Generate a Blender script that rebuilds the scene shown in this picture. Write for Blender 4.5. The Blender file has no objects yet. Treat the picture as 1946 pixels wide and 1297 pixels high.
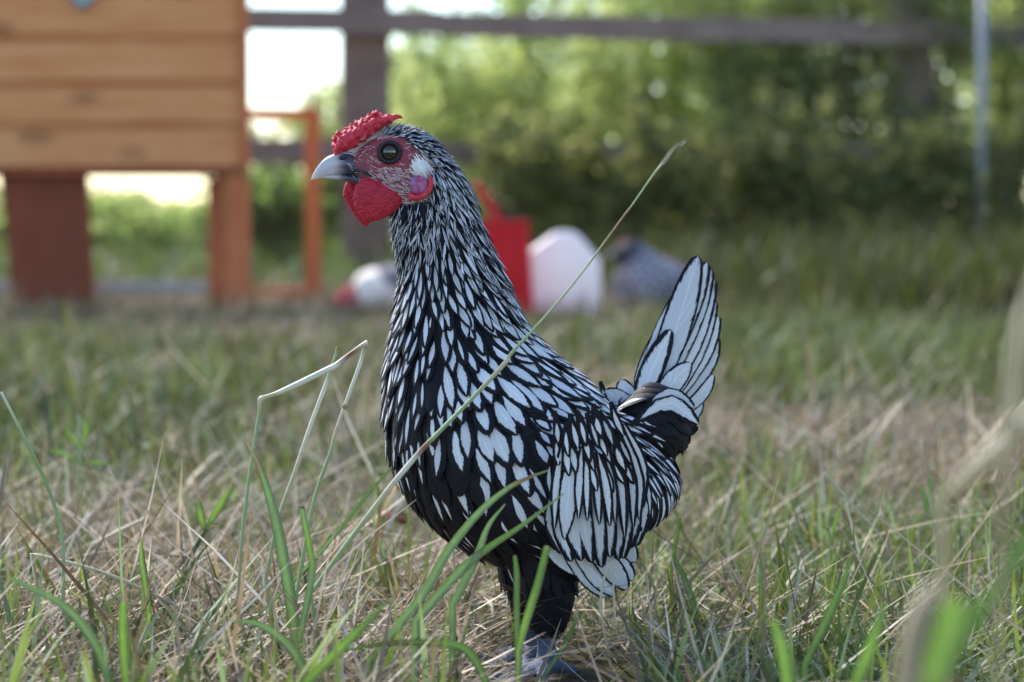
import bpy, math, random
import numpy as np
from mathutils import Vector, Matrix
from mathutils.bvhtree import BVHTree

random.seed(7)
RNG = np.random.default_rng(7)
scn = bpy.context.scene

# ------------------------------------------------------------------ camera, sky, sun, exposure
W, H, F = 1946.0, 1297.0, 4363.0
CAM_H = 0.264
PITCH = math.atan((648.5 - 398.0) / F)
camd = bpy.data.cameras.new("camera")
cam = bpy.data.objects.new("camera", camd)
scn.collection.objects.link(cam)
cam.location = (0, 0, CAM_H)
cam.rotation_euler = (math.pi / 2 - PITCH, 0, 0)
camd.sensor_width = 22.3
camd.lens = 50.0
camd.clip_start = 0.02
camd.clip_end = 600
camd.dof.use_dof = True
camd.dof.focus_distance = 1.268
camd.dof.aperture_fstop = 4.6
scn.camera = cam

SUN_EL, SUN_AZ = math.radians(40), math.radians(-38)    # azimuth from +Y towards +X
world = bpy.data.worlds.new("World")
scn.world = world
world.use_nodes = True
wn = world.node_tree
wn.nodes.clear()
wo = wn.nodes.new("ShaderNodeOutputWorld")
wb = wn.nodes.new("ShaderNodeBackground")
ws = wn.nodes.new("ShaderNodeTexSky")
ws.sky_type = 'NISHITA'
ws.sun_disc = False
ws.sun_elevation = SUN_EL
ws.sun_rotation = SUN_AZ
ws.dust_density = 0.3
ws.air_density = 1.0
ws.ozone_density = 1.8
wb.inputs[1].default_value = 0.15
wn.links.new(ws.outputs[0], wb.inputs[0])
wn.links.new(wb.outputs[0], wo.inputs[0])

sund = bpy.data.lights.new("sun", 'SUN')
sun = bpy.data.objects.new("sun", sund)
scn.collection.objects.link(sun)
sund.energy = 3.0
sund.angle = math.radians(9)
sund.color = (1.0, 0.95, 0.88)
sdir = Vector((math.sin(SUN_AZ) * math.cos(SUN_EL), math.cos(SUN_AZ) * math.cos(SUN_EL), math.sin(SUN_EL)))
sun.rotation_euler = sdir.to_track_quat('Z', 'Y').to_euler()
sun.location = sdir * 20

scn.view_settings.view_transform = 'Standard'
scn.view_settings.look = 'None'
scn.view_settings.gamma = 1
scn.view_settings.use_curve_mapping = False
scn.view_settings.exposure = 1.28
scn.cycles.use_denoising = True
scn.cycles.max_bounces = 8
scn.cycles.transparent_max_bounces = 8

# ------------------------------------------------------------------ pixel <-> world
CP, SP = math.cos(PITCH), math.sin(PITCH)
FWD = Vector((0, CP, -SP)); UP = Vector((0, SP, CP)); C0 = Vector((0, 0, CAM_H))

def ray(x, y):
    return Vector(((x - 973) / F, 0, 0)) + FWD - UP * ((y - 648.5) / F)

def hp(x, y, Y=1.30):
    r = ray(x, y)
    return C0 + r * (Y / r.y)

def ground(x, y):
    r = ray(x, y)
    return C0 + r * (CAM_H / -r.z)

def proj(p):
    q = p - C0
    d = q.dot(FWD)
    return (973 + F * q.x / d, 648.5 - F * q.dot(UP) / d)

# ------------------------------------------------------------------ object helpers
def link(o):
    scn.collection.objects.link(o)
    return o

def tagit(o, label=None, cat=None, group=None, kind=None):
    if label: o['label'] = label
    if cat: o['category'] = cat
    if group: o['group'] = group
    if kind: o['kind'] = kind
    return o

def thing(name, loc, label, cat, group=None):
    o = link(bpy.data.objects.new(name, None))
    o.empty_display_size = 0.05
    o.location = loc
    return tagit(o, label, cat, group)

def adopt(child, parent):
    """parent a mesh whose vertices are in world space (parent roots are only translated)"""
    loc = Vector(parent.location)
    p = parent
    while p.parent:
        p = p.parent
        loc = Vector(p.location)
    child.parent = parent
    if parent.type == 'EMPTY':
        child.matrix_parent_inverse = Matrix.Translation(-loc)
    return child

class MB:
    def __init__(s):
        s.v, s.f, s.c = [], [], []
        s.u, s.p = [], []
    def add(s, vs, fs, col=None):
        b = len(s.v)
        s.v.extend([tuple(v) for v in vs])
        s.f.extend([tuple(i + b for i in f) for f in fs])
        if col is not None:
            s.c.extend([tuple(col)] * len(vs) if not isinstance(col, list) else col)
    def box(s, lo, hi, col=None, bevel=0.0):
        x0, y0, z0 = lo; x1, y1, z1 = hi
        vs = [(x, y, z) for x in (x0, x1) for y in (y0, y1) for z in (z0, z1)]
        s.add(vs, [(0, 1, 3, 2), (4, 6, 7, 5), (0, 4, 5, 1), (2, 3, 7, 6), (0, 2, 6, 4), (1, 5, 7, 3)], col)
    def tube(s, pts, rad, n=8, cols=None, flat=1.0, flatdir=None):
        pts = [Vector(p) for p in pts]
        if not hasattr(rad, '__len__'): rad = [rad] * len(pts)
        vs, cc = [], []
        for i, p in enumerate(pts):
            a = pts[max(i - 1, 0)]; b = pts[min(i + 1, len(pts) - 1)]
            t = (b - a).normalized()
            ref = Vector((0, 1, 0)) if abs(t.y) < 0.9 else Vector((1, 0, 0))
            u = t.cross(ref).normalized(); w = t.cross(u)
            for k in range(n):
                an = 2 * math.pi * k / n
                vs.append(p + u * math.cos(an) * rad[i] + w * math.sin(an) * rad[i] * flat)
                if cols is not None: cc.append(cols[i])
        fs = [(i * n + k, i * n + (k + 1) % n, (i + 1) * n + (k + 1) % n, (i + 1) * n + k)
              for i in range(len(pts) - 1) for k in range(n)]
        fs.append(tuple(range(n))[::-1]); fs.append(tuple((len(pts) - 1) * n + k for k in range(n)))
        s.add(vs, fs, cc if cols is not None else None)
    def ball(s, c, r, nu=12, nv=8, rot=None, col=None):
        if not hasattr(r, '__len__'): r = (r, r, r)
        vs = []
        for j in range(nv + 1):
            th = math.pi * j / nv
            for i in range(nu):
                ph = 2 * math.pi * i / nu
                q = Vector((r[0] * math.sin(th) * math.cos(ph), r[1] * math.sin(th) * math.sin(ph), r[2] * math.cos(th)))
                if rot is not None: q = rot @ q
                vs.append(Vector(c) + q)
        fs = [(j * nu + i, (j + 1) * nu + i, (j + 1) * nu + (i + 1) % nu, j * nu + (i + 1) % nu) for j in range(nv) for i in range(nu)]
        s.add(vs, fs, col)
    def mesh(s, name, smooth=True):
        me = bpy.data.meshes.new(name)
        me.from_pydata(s.v, [], s.f)
        if s.c and len(s.c) == len(s.v):
            a = me.color_attributes.new('Col', 'FLOAT_COLOR', 'POINT')
            a.data.foreach_set('color', np.array([tuple(c[:3]) + (1.0,) for c in s.c], dtype=np.float32).ravel())
        if s.u:
            a = me.attributes.new('fuv', 'FLOAT_VECTOR', 'POINT')
            a.data.foreach_set('vector', np.array(s.u, dtype=np.float32).ravel())
            a = me.color_attributes.new('fp', 'FLOAT_COLOR', 'POINT')
            a.data.foreach_set('color', np.array(s.p, dtype=np.float32).ravel())
        me.validate(); me.update()
        if smooth:
            me.polygons.foreach_set('use_smooth', [True] * len(me.polygons))
        return me
    def build(s, name, mat, parent=None, smooth=True, bevel=0):
        o = link(bpy.data.objects.new(name, s.mesh(name, smooth)))
        if mat: o.data.materials.append(mat)
        if parent is not None: adopt(o, parent)
        if bevel:
            m = o.modifiers.new('bevel', 'BEVEL'); m.width = bevel; m.segments = 2; m.limit_method = 'ANGLE'
        return o

# ------------------------------------------------------------------ material helpers
class NT:
    def __init__(s, name):
        s.m = bpy.data.materials.new(name); s.m.use_nodes = True
        s.t = s.m.node_tree; s.t.nodes.clear()
        s.out = s.t.nodes.new("ShaderNodeOutputMaterial")
    def n(s, typ, ins=None, **kw):
        nd = s.t.nodes.new(typ)
        for k, v in kw.items(): setattr(nd, k, v)
        for k, v in (ins or {}).items(): s.set(nd.inputs[k], v)
        return nd
    def set(s, sock, v):
        if isinstance(v, bpy.types.NodeSocket): s.t.links.new(v, sock)
        elif isinstance(v, bpy.types.Node): s.t.links.new(v.outputs[0], sock)
        else:
            try: sock.default_value = v
            except Exception: sock.default_value = tuple(v) + (1.0,)
    def math(s, op, a, b=0.0, c=0.0, clamp=False):
        nd = s.n("ShaderNodeMath", {0: a, 1: b, 2: c}, operation=op); nd.use_clamp = clamp
        return nd.outputs[0]
    def mix(s, f, a, b, mode='MIX'):
        nd = s.t.nodes.new("ShaderNodeMix"); nd.data_type = 'RGBA'; nd.blend_type = mode
        s.set(nd.inputs[0], f); s.set(nd.inputs[6], a); s.set(nd.inputs[7], b)
        return nd.outputs[2]
    def step(s, x, a, b):   # smooth 0..1 as x goes a..b
        nd = s.n("ShaderNodeMapRange", {0: x, 1: a, 2: b, 3: 0.0, 4: 1.0}, interpolation_type='SMOOTHSTEP')
        return nd.outputs[0]
    def noise(s, vec, scale, detail=3.0, rough=0.55, col=False):
        nd = s.n("ShaderNodeTexNoise", {'Scale': scale, 'Detail': detail, 'Roughness': rough})
        if vec is not None: s.set(nd.inputs['Vector'], vec)
        return nd.outputs[1 if col else 0]
    def pos(s, scale=(1, 1, 1)):
        g = s.n("ShaderNodeNewGeometry")
        m = s.n("ShaderNodeMapping", {0: g.outputs['Position']}); m.inputs['Scale'].default_value = scale
        return m.outputs[0]
    def obj(s, scale=(1, 1, 1)):
        g = s.n("ShaderNodeTexCoord")
        m = s.n("ShaderNodeMapping", {0: g.outputs['Object']}); m.inputs['Scale'].default_value = scale
        return m.outputs[0]
    def bsdf(s, col, rough=0.6, spec=0.4, bump=None, bstr=0.3, bdist=0.002, trans=None, tcol=None, **kw):
        b = s.n("ShaderNodeBsdfPrincipled", {'Base Color': col, 'Roughness': rough, 'Specular IOR Level': spec})
        for k, v in kw.items(): s.set(b.inputs[k.replace('_', ' ')], v)
        if bump is not None:
            bn = s.n("ShaderNodeBump", {'Strength': bstr, 'Distance': bdist, 'Height': bump})
            s.t.links.new(bn.outputs[0], b.inputs['Normal'])
        last = b.outputs[0]
        if trans:
            t = s.n("ShaderNodeBsdfTranslucent", {'Color': tcol if tcol is not None else col})
            mx = s.n("ShaderNodeMixShader", {0: trans, 1: last, 2: t.outputs[0]})
            last = mx.outputs[0]
        s.t.links.new(last, s.out.inputs[0])
        return s.m

def simple(name, col, rough=0.6, spec=0.4, nscale=30, namt=0.25, bump=0.2, bdist=0.001, **kw):
    t = NT(name); p = t.obj()
    n = t.noise(p, nscale, 5)
    c = t.mix(n, [x * (1 - namt) for x in col], [min(1, x * (1 + namt)) for x in col])
    return t.bsdf(c, rough, spec, bump=n, bstr=bump, bdist=bdist, **kw)

def vcol_mat(name, rough=0.6, spec=0.3, trans=None, nscale=60, namt=0.2, boost=1.0, tgreen=None):
    t = NT(name)
    a = t.n("ShaderNodeAttribute", attribute_name='Col')
    n = t.noise(t.pos(), nscale, 3)
    lo = t.mix(1.0, a.outputs[0], (1 - namt,) * 3, 'MULTIPLY')
    hi = t.mix(1.0, a.outputs[0], (1 + namt,) * 3, 'MULTIPLY')
    c = t.mix(n, lo, hi)
    tc = None
    if trans:
        tc = t.mix(1.0, c, tgreen or (1.6, 1.7, 1.0), 'MULTIPLY')
    return t.bsdf(c, rough, spec, trans=trans, tcol=tc)

def curve_pts(pts, n):
    """Catmull-Rom through points (any dimension) -> n+1 samples"""
    P = [np.array(p, float) for p in pts]
    P = [2 * P[0] - P[1]] + P + [2 * P[-1] - P[-2]]
    out = []
    m = len(P) - 3
    for i in range(n + 1):
        t = i / n * m
        k = min(int(t), m - 1); t -= k
        a, b, c, d = P[k:k + 4]
        out.append(0.5 * ((2 * b) + (c - a) * t + (2 * a - 5 * b + 4 * c - d) * t * t + (3 * b - a - 3 * c + d) * t ** 3))
    return out

def inpoly(x, y, poly):
    c = False; j = len(poly) - 1
    for i in range(len(poly)):
        xi, yi = poly[i]; xj, yj = poly[j]
        if (yi > y) != (yj > y) and x < (xj - xi) * (y - yi) / (yj - yi) + xi: c = not c
        j = i
    return c
# ------------------------------------------------------------------ ground
t = NT('soil')
p = t.pos()
n1 = t.noise(p, 2.2, 5); n2 = t.noise(p, 60, 6)
c = t.mix(t.step(n1, 0.35, 0.65), (0.10, 0.07, 0.045), (0.07, 0.08, 0.03))
c = t.mix(t.step(n2, 0.45, 0.75), c, (0.22, 0.165, 0.105))
soil = t.bsdf(c, 0.95, 0.1, bump=n2, bstr=0.8, bdist=0.01)
g = MB()
xs = [-150, -60, -20, -6, -3, 0, 3, 6, 20, 60, 150]; ys = [-20, -3, 0, 2, 4, 8, 14, 30, 80, 250]
vs = [(x, y, 0) for y in ys for x in xs]
fs = [(j * len(xs) + i, j * len(xs) + i + 1, (j + 1) * len(xs) + i + 1, (j + 1) * len(xs) + i) for j in range(len(ys) - 1) for i in range(len(xs) - 1)]
g.add(vs, fs)
tagit(g.build('ground', soil, smooth=False), 'grassy chicken run ground with brown soil and straw', kind='structure')

# ------------------------------------------------------------------ grass
def fbm2(x, y, seed, f=1.0):
    r = np.random.default_rng(seed); out = np.zeros_like(x); amp = 1
    for o in range(4):
        for k in range(4):
            a = r.uniform(0, 2 * np.pi); ph = r.uniform(0, 6.28); ff = f * (1.9 ** o) * r.uniform(.7, 1.3)
            out += amp * np.sin(ff * (np.cos(a) * x + np.sin(a) * y) + ph)
        amp *= 0.62
    return out / 5.0

def blade_mesh(name, x, y, h, az, lean, bend, wd, col, mat, seg=4, z0=None, kind='stuff', label=None, cat=None):
    """thousands of curved tapering blades as one numpy-built mesh"""
    N = len(x); L = seg + 1
    tt = np.linspace(0, 1, L)[None, :]
    ang = lean[:, None] + bend[:, None] * tt          # angle from vertical along the blade
    ds = (h / seg)[:, None]
    dr = np.cumsum(np.sin(ang) * ds, 1) - np.sin(ang[:, :1]) * ds
    dz = np.cumsum(np.cos(ang) * ds, 1) - np.cos(ang[:, :1]) * ds
    ca, sa = np.cos(az)[:, None], np.sin(az)[:, None]
    cx = x[:, None] + dr * ca; cy = y[:, None] + dr * sa
    cz = np.maximum((0 if z0 is None else z0[:, None]) + dz, 0.0005)
    tw = az + RNG.uniform(-0.9, 0.9, N) + np.pi / 2
    wx, wy = np.cos(tw)[:, None], np.sin(tw)[:, None]
    wp = wd[:, None] * np.clip(np.minimum(0.55 + tt * 1.2, (1.02 - tt) * 1.9), 0.04, 1) * 0.5
    V = np.empty((N, L, 2, 3), np.float32)
    V[..., 0, 0] = cx - wx * wp; V[..., 0, 1] = cy - wy * wp; V[..., 0, 2] = cz
    V[..., 1, 0] = cx + wx * wp; V[..., 1, 1] = cy + wy * wp; V[..., 1, 2] = cz + wp * 0.3
    base = (np.arange(N) * L * 2)[:, None]
    k = (np.arange(seg) * 2)[None, :]
    b = base + k
    Fq = np.stack([b, b + 1, b + 3, b + 2], -1).reshape(-1)
    me = bpy.data.meshes.new(name)
    me.vertices.add(N * L * 2); me.vertices.foreach_set('co', V.ravel())
    nf = N * seg
    me.loops.add(nf * 4); me.loops.foreach_set('vertex_index', Fq.astype(np.int32))
    me.polygons.add(nf)
    me.polygons.foreach_set('loop_start', (np.arange(nf) * 4).astype(np.int32))
    me.polygons.foreach_set('loop_total', np.full(nf, 4, np.int32))
    me.polygons.foreach_set('use_smooth', np.ones(nf, bool))
    a = me.color_attributes.new('Col', 'FLOAT_COLOR', 'POINT')
    cc = np.ones((N, L, 2, 4), np.float32)
    grad = np.linspace(0, 1, L)[None, :, None, None]
    dry = np.array([0.30, 0.24, 0.13])[None, None, None, :]
    cc[..., :3] = col[:, None, None, :]
    k2 = np.clip((grad - 0.8) * 3, 0, .45) * RNG.uniform(0, 1, N)[:, None, None, None]
    cc[..., :3] = cc[..., :3] * (1 - k2) + dry * k2
    k3 = np.clip((0.35 - grad) * 1.6, 0, .5)            # pale blanched base of each blade
    cc[..., :3] = cc[..., :3] * (1 - k3) + np.array([0.33, 0.30, 0.17]) * k3
    a.data.foreach_set('color', cc.ravel())
    me.update()
    o = link(bpy.data.objects.new(name, me)); me.materials.append(mat)
    tagit(o, label, cat, kind=kind)
    return o

grass_mat = vcol_mat('grass_blade', 0.5, 0.3, trans=0.28, nscale=90, namt=0.28, tgreen=(1.35, 1.4, 0.9))
straw_mat = vcol_mat('dry_straw', 0.65, 0.3, trans=0.15, nscale=120, namt=0.25, tgreen=(1.1, 1.05, 0.9))

def in_view(n, y0, y1, power=1.0, side=1.35):
    """sample ground points in the viewed wedge, roughly even per picture area"""
    u = RNG.uniform(0, 1, n)
    y = y0 * (y1 / y0) ** (u ** power)
    x = RNG.uniform(-1, 1, n) * (y * 0.223 * side + 0.12)
    return x, y

def greenness(x, y):
    g = 0.55 + 0.46 * fbm2(x, y, 3, 5.0) + 0.15 * fbm2(x, y, 5, 1.3)
    g = g - 0.55 * np.exp(-((x + 0.03) / 0.28) ** 2 - ((y - 2.6) / 0.9) ** 2)           # trodden dry patch behind the hen
    g = g - 0.5 * np.exp(-((x - 0.38) / 0.24) ** 2 - ((y - 2.35) / 0.38) ** 2)           # pale hay right of the hen
    g = g + 0.55 * np.exp(-((x - 0.6) / 0.7) ** 2 - ((y - 4.4) / 1.5) ** 2) + 0.10 * np.exp(-((x + 0.4) / 0.5) ** 2 - ((y - 3.6) / 0.7) ** 2)
    g = g + 0.28 * np.exp(-((x + 0.35) / 0.4) ** 2 - ((y - 2.4) / 0.8) ** 2)
    g = g - 1.3 * np.exp(-((x + 0.45) / 0.8) ** 2 - ((y - 5.6) / 0.8) ** 2)          # bare straw by the coop
    g = g + 0.3 * np.clip((y - 7.2), 0, 1)
    return np.clip(g, 0, 1)

def colours(n, kind):
    r = RNG.uniform(0, 1, (n, 1)); j = RNG.uniform(0.42, 1.25, (n, 1))
    if kind == 'green':
        c = (1 - r) * np.array([0.095, 0.135, 0.030]) + r * np.array([0.245, 0.295, 0.085])
        b = RNG.uniform(0, 1, n) < 0.22
        c[b] = np.array([0.22, 0.30, 0.155])
    else:
        c = (1 - r) * np.array([0.47, 0.345, 0.225]) + r * np.array([0.19, 0.12, 0.075])
        b = RNG.uniform(0, 1, n) < 0.25
        c[b] = np.array([0.66, 0.55, 0.41])
    return np.clip(c * j, 0, 1)

def green_patch(name, n, y0, y1, hmin, hmax, wmm, label, seg=4, tint=1.0):
    x, y = in_view(n, y0, y1)
    g = greenness(x, y)
    clump = 0.5 + 0.5 * fbm2(x, y, 11, 22.0)
    keep = RNG.uniform(0, 1, n) < np.clip(g * (0.35 + clump), 0.04, 1)
    x, y, g = x[keep], y[keep], g[keep]; m = len(x)
    keep2 = ~((np.abs(x - (0.024 * y / 1.3)) < 0.05) & (y < 1.33) & (RNG.uniform(0, 1, m) < 0.93))
    x, y, g = x[keep2], y[keep2], g[keep2]; m = len(x)
    h = RNG.uniform(hmin, hmax, m) * (0.6 + 0.6 * g) * RNG.choice([1, 1, 1, 1.5], m)
    return blade_mesh(name, x, y, h, RNG.uniform(0, 6.283, m), np.abs(RNG.normal(0.3, 0.25, m)), RNG.uniform(-0.1, 1.3, m),
                      RNG.uniform(0.6, 1.4, m) * wmm * 0.001, colours(m, 'green') * tint, grass_mat, seg, label=label, cat='grass')

def straw_patch(name, n, y0, y1, label, lmin=0.03, lmax=0.12, wmm=1.6, tint=1.0, zmax=0.022):
    x, y = in_view(n, y0, y1)
    g = greenness(x, y)
    keep = RNG.uniform(0, 1, n) < np.clip(1.15 - g * 1.15, 0.08, 1)
    x, y = x[keep], y[keep]; m = len(x)
    keep2 = ~((np.abs(x - (0.022 * y / 1.3)) < 0.045) & (y < 1.32) & (RNG.uniform(0, 1, m) < 0.93))
    x, y = x[keep2], y[keep2]; m = len(x)
    lean = np.clip(RNG.normal(1.25, 0.32, m), -0.2, 1.6)
    return blade_mesh(name, x, y, RNG.uniform(lmin, lmax, m), RNG.uniform(0, 6.283, m), lean, RNG.uniform(-0.35, 0.45, m),
                      RNG.uniform(0.5, 1.5, m) * wmm * 0.001, colours(m, 'dry') * tint, straw_mat, 3,
                      z0=RNG.uniform(0.0, 1.0, m) ** 1.5 * zmax, label=label, cat='straw')


def clump_patch(name, n, per, y0, y1, hmin, hmax, wmm, label, seg=4, thr=0.0, xf=None, tint=1.0, spread=0.012, bendy=0.0, y_min=1.0):
    """tufts: blades radiating from shared crowns"""
    cx_, cy_ = in_view(n, y0, y1)
    g = greenness(cx_, cy_)
    keep = RNG.uniform(0, 1, n) < np.clip(g + thr, 0.03, 1)
    if xf is not None: keep &= xf(cx_, cy_)
    cx_, cy_ = cx_[keep], cy_[keep]; k = len(cx_)
    sz = RNG.uniform(0.55, 1.25, k)
    I = np.repeat(np.arange(k), per); m = len(I)
    az = RNG.uniform(0, 6.283, m); rr_ = np.abs(RNG.normal(0, 1, m)) * spread * (0.6 + cy_[I] * 0.25)
    x = cx_[I] + rr_ * np.cos(az); y = cy_[I] + rr_ * np.sin(az)
    ok = ~((np.abs(x - (0.024 * y / 1.3)) < 0.05) & (y < 1.34)) & (y > y_min)
    I, x, y, az, rr_ = I[ok], x[ok], y[ok], az[ok], rr_[ok]; m = len(I)
    h = RNG.uniform(hmin, hmax, m) * sz[I]
    col = colours(m, 'green') * (0.7 + 0.5 * RNG.uniform(0, 1, k))[I][:, None] * tint
    return blade_mesh(name, x, y, h, az + RNG.normal(0, .5, m), np.clip(RNG.normal(0.28 + bendy, 0.2 + bendy * .6, m), 0, 1.4), RNG.uniform(-0.1, 1.35, m) * RNG.uniform(0, 1, m) ** .5,
                      RNG.uniform(0.6, 1.4, m) * wmm * 0.001, col, grass_mat, seg, label=label, cat='grass')

green_patch('grass', 20000, 1.02, 2.6, 0.018, 0.05, 2.0, 'short green grass around the speckled hen')
clump_patch('grass', 780, 15, 1.05, 2.4, 0.03, 0.085, 2.6, 'green tufts standing in the hay around the hen', thr=-0.12, bendy=0.25)
clump_patch('grass', 170, 9, 0.96, 1.45, 0.04, 0.105, 3.6, 'longer fresh green tufts in the left foreground', thr=0.5, xf=lambda x, y: (x < -0.03 * y), tint=np.array([1.15, 1.15, 1.2]), y_min=0.93)
clump_patch('grass', 34, 7, 0.84, 0.98, 0.05, 0.105, 4.0, 'blurred fresh green tufts close to the camera at the lower left', thr=1, xf=lambda x, y: (x < -0.045 * y), tint=np.array([1.5, 1.5, 1.2]), y_min=0.5)
clump_patch('grass', 26, 7, 0.66, 0.88, 0.07, 0.15, 4.5, 'fresh green tufts very close to the camera at the lower right', thr=1, xf=lambda x, y: (x > 0.10 * y), tint=np.array([1.5, 1.5, 1.2]), y_min=0.5)
clump_patch('grass', 36, 9, 1.0, 1.4, 0.035, 0.075, 3.4, 'fresh green tufts in the right foreground', thr=0.5, xf=lambda x, y: (x > 0.11 * y))
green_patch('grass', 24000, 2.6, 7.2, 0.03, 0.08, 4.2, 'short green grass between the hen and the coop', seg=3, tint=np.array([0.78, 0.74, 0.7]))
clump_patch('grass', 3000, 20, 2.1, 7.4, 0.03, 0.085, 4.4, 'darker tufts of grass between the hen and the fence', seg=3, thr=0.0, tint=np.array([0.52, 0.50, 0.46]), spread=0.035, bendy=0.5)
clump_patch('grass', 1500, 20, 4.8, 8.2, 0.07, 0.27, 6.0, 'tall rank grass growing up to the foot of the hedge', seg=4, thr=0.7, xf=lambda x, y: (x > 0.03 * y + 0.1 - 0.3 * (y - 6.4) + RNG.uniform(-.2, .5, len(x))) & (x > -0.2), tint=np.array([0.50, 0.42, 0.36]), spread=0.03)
green_patch('grass', 16000, 7.2, 16, 0.05, 0.16, 9.0, 'longer green grass beyond the fence', seg=3)
straw_patch('straw', 52000, 1.02, 2.8, 'dry tan hay lying among the grass around the hen', 0.02, 0.09, 1.7, tint=1.08, zmax=0.03)
straw_patch('straw', 2600, 1.02, 3.4, 'long pale straws lying across the grass around the hen', 0.09, 0.17, 2.6, tint=1.2, zmax=0.035)
straw_patch('straw', 34000, 2.8, 7.6, 'pale dry straw strewn on the ground by the coop', 0.03, 0.11, 3.2, tint=np.array([0.85, 0.80, 0.70]))
# ------------------------------------------------------------------ wood and coop
def wood(name, c1, c2, sc=(1, 1, 12), rough=0.6, knots=True):
    t = NT(name)
    p = t.obj(sc)
    n = t.noise(p, 3.0, 6, 0.6)
    w = t.noise(t.obj(tuple(x * 6 for x in sc)), 3.0, 3)
    c = t.mix(t.step(n, 0.3, 0.7), c1, c2)
    c = t.mix(t.math('MULTIPLY', t.step(w, 0.5, 0.8), 0.35), c, [x * 0.6 for x in c1])
    if knots:
        v = t.n("ShaderNodeTexVoronoi", {'Scale': 1.0}, feature='F1'); t.set(v.inputs['Vector'], t.obj((3.6, 3.6, 8.3)))
        k = t.step(v.outputs['Distance'], 0.24, 0.12)
        c = t.mix(t.math('MULTIPLY', k, 0.55), c, [x * 0.30 for x in c1])
    return t.bsdf(c, rough, 0.3, bump=w, bstr=0.4, bdist=0.002)

board_mat = wood('cedar_board', (0.58, 0.215, 0.075), (0.69, 0.325, 0.14), (1.2, 6, 14))
frame_mat = wood('red_stained_frame', (0.46, 0.12, 0.04), (0.56, 0.18, 0.07), (14, 6, 1.5), knots=False)
ramp_mat = wood('dark_ramp_board', (0.24, 0.055, 0.022), (0.35, 0.085, 0.034), (14, 6, 1.5), knots=False)
pale_wood = wood('weathered_pale_board', (0.36, 0.34, 0.36), (0.50, 0.48, 0.50), (1.2, 6, 14), knots=False)
grey_wood = wood('weathered_fence_wood', (0.175, 0.118, 0.10), (0.26, 0.185, 0.155), (2, 2, 5), knots=False)
t = NT('galvanised_wire'); wire_mat = t.bsdf((0.13, 0.10, 0.085), 0.6, 0.3, Metallic=0.3)

YC = 6.0
def cx(x, Y=YC): return hp(x, 398, Y).x
def cz(y, Y=YC): return hp(973, y, Y).z

coop = thing('chicken_coop', (cx(200), YC, 0), 'cedar board chicken coop raised on red-brown posts', 'coop')
yb = [318, 236, 156, 70, -14, -98, -180]
bd = MB()
X0, X1 = cx(-420), cx(454)
for i in range(len(yb) - 1):
    z0, z1 = cz(yb[i]), cz(yb[i + 1])
    # tongue-and-groove profile: flat face with a chamfer at the top edge and a shadow gap
    y = YC
    prof = [(y + 0.018, z0 + 0.001), (y + 0.003, z0 + 0.001), (y, z0 + 0.005), (y, z1 - 0.018), (y + 0.015, z1 - 0.009), (y + 0.018, z1 - 0.002)]
    vs = [(xx, a, b) for xx in (X0, X1) for a, b in prof]; k = len(prof)
    fs = [(j, (j + 1) % k, k + (j + 1) % k, k + j) for j in range(k)] + [tuple(range(k))[::-1], tuple(range(k, 2 * k))]
    bd.add(vs, fs)
bd.build('front_wall', board_mat, coop, smooth=False)
sw = MB(); sw.box((X1 - 0.012, YC + 0.021, cz(318) + 0.002), (X1, YC + 0.22, cz(-180)))
sw.build('side_wall', frame_mat, coop, smooth=False)
sw = MB(); sw.box((X0, YC + 0.021, cz(318) + 0.002), (X0 + 0.012, YC + 0.22, cz(-180)))
sw.build('side_wall', frame_mat, coop, smooth=False)
sw = MB(); sw.box((X0, YC + 0.22, cz(318)), (X1, YC + 0.232, cz(-180))); sw.build('rear_wall', board_mat, coop, smooth=False)
fl = MB(); fl.box((X0, YC + 0.001, cz(318) - 0.022), (X1, YC + 0.22, cz(318) - 0.003)); fl.build('floor_board', ramp_mat, coop, smooth=False)
rf = MB()
zt = cz(-180) + 0.002
rf.add([(X0 - 0.08, YC - 0.09, zt), (X1 + 0.09, YC - 0.09, zt), (X1 + 0.09, YC + 0.34, zt + 0.22), (X0 - 0.08, YC + 0.34, zt + 0.22),
        (X0 - 0.08, YC - 0.09, zt + 0.03), (X1 + 0.09, YC - 0.09, zt + 0.03), (X1 + 0.09, YC + 0.34, zt + 0.25), (X0 - 0.08, YC + 0.34, zt + 0.25)],
       [(3, 2, 1, 0), (4, 5, 6, 7), (0, 1, 5, 4), (1, 2, 6, 5), (2, 3, 7, 6), (3, 0, 4, 7)])
rf.build('roof', frame_mat, coop, smooth=False)
# corner post: front right, and the others
for (a, b, Y) in ((455, 473, YC - 0.008), (-440, -421, YC - 0.008)):
    m = MB(); m.box((cx(a), Y, cz(320)), (cx(b), Y + 0.05, cz(-180))); m.build('corner_trim', frame_mat, coop, smooth=False, bevel=0.003)
for (a, b, Y) in ((430, 472, YC), (-440, -398, YC)):
    m = MB(); m.box((cx(a), Y, 0), (cx(b), Y + 0.055, cz(320) - 0.024)); m.build('leg', frame_mat, coop, smooth=False, bevel=0.003)
Y2 = YC + 0.17
for (a, b) in ((395, 425), (-380, -350)):
    m = MB(); m.box((cx(a, Y2), Y2, 0), (cx(b, Y2), Y2 + 0.04, cz(318) - 0.026)); m.build('leg', frame_mat, coop, smooth=False, bevel=0.003)
# base rail and pale rail behind
m = MB(); m.box((cx(-350, Y2), Y2 + 0.005, cz(556, Y2)), (cx(394, Y2), Y2 + 0.03, cz(536, Y2))); m.build('base_rail', pale_wood, coop, smooth=False)
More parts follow.
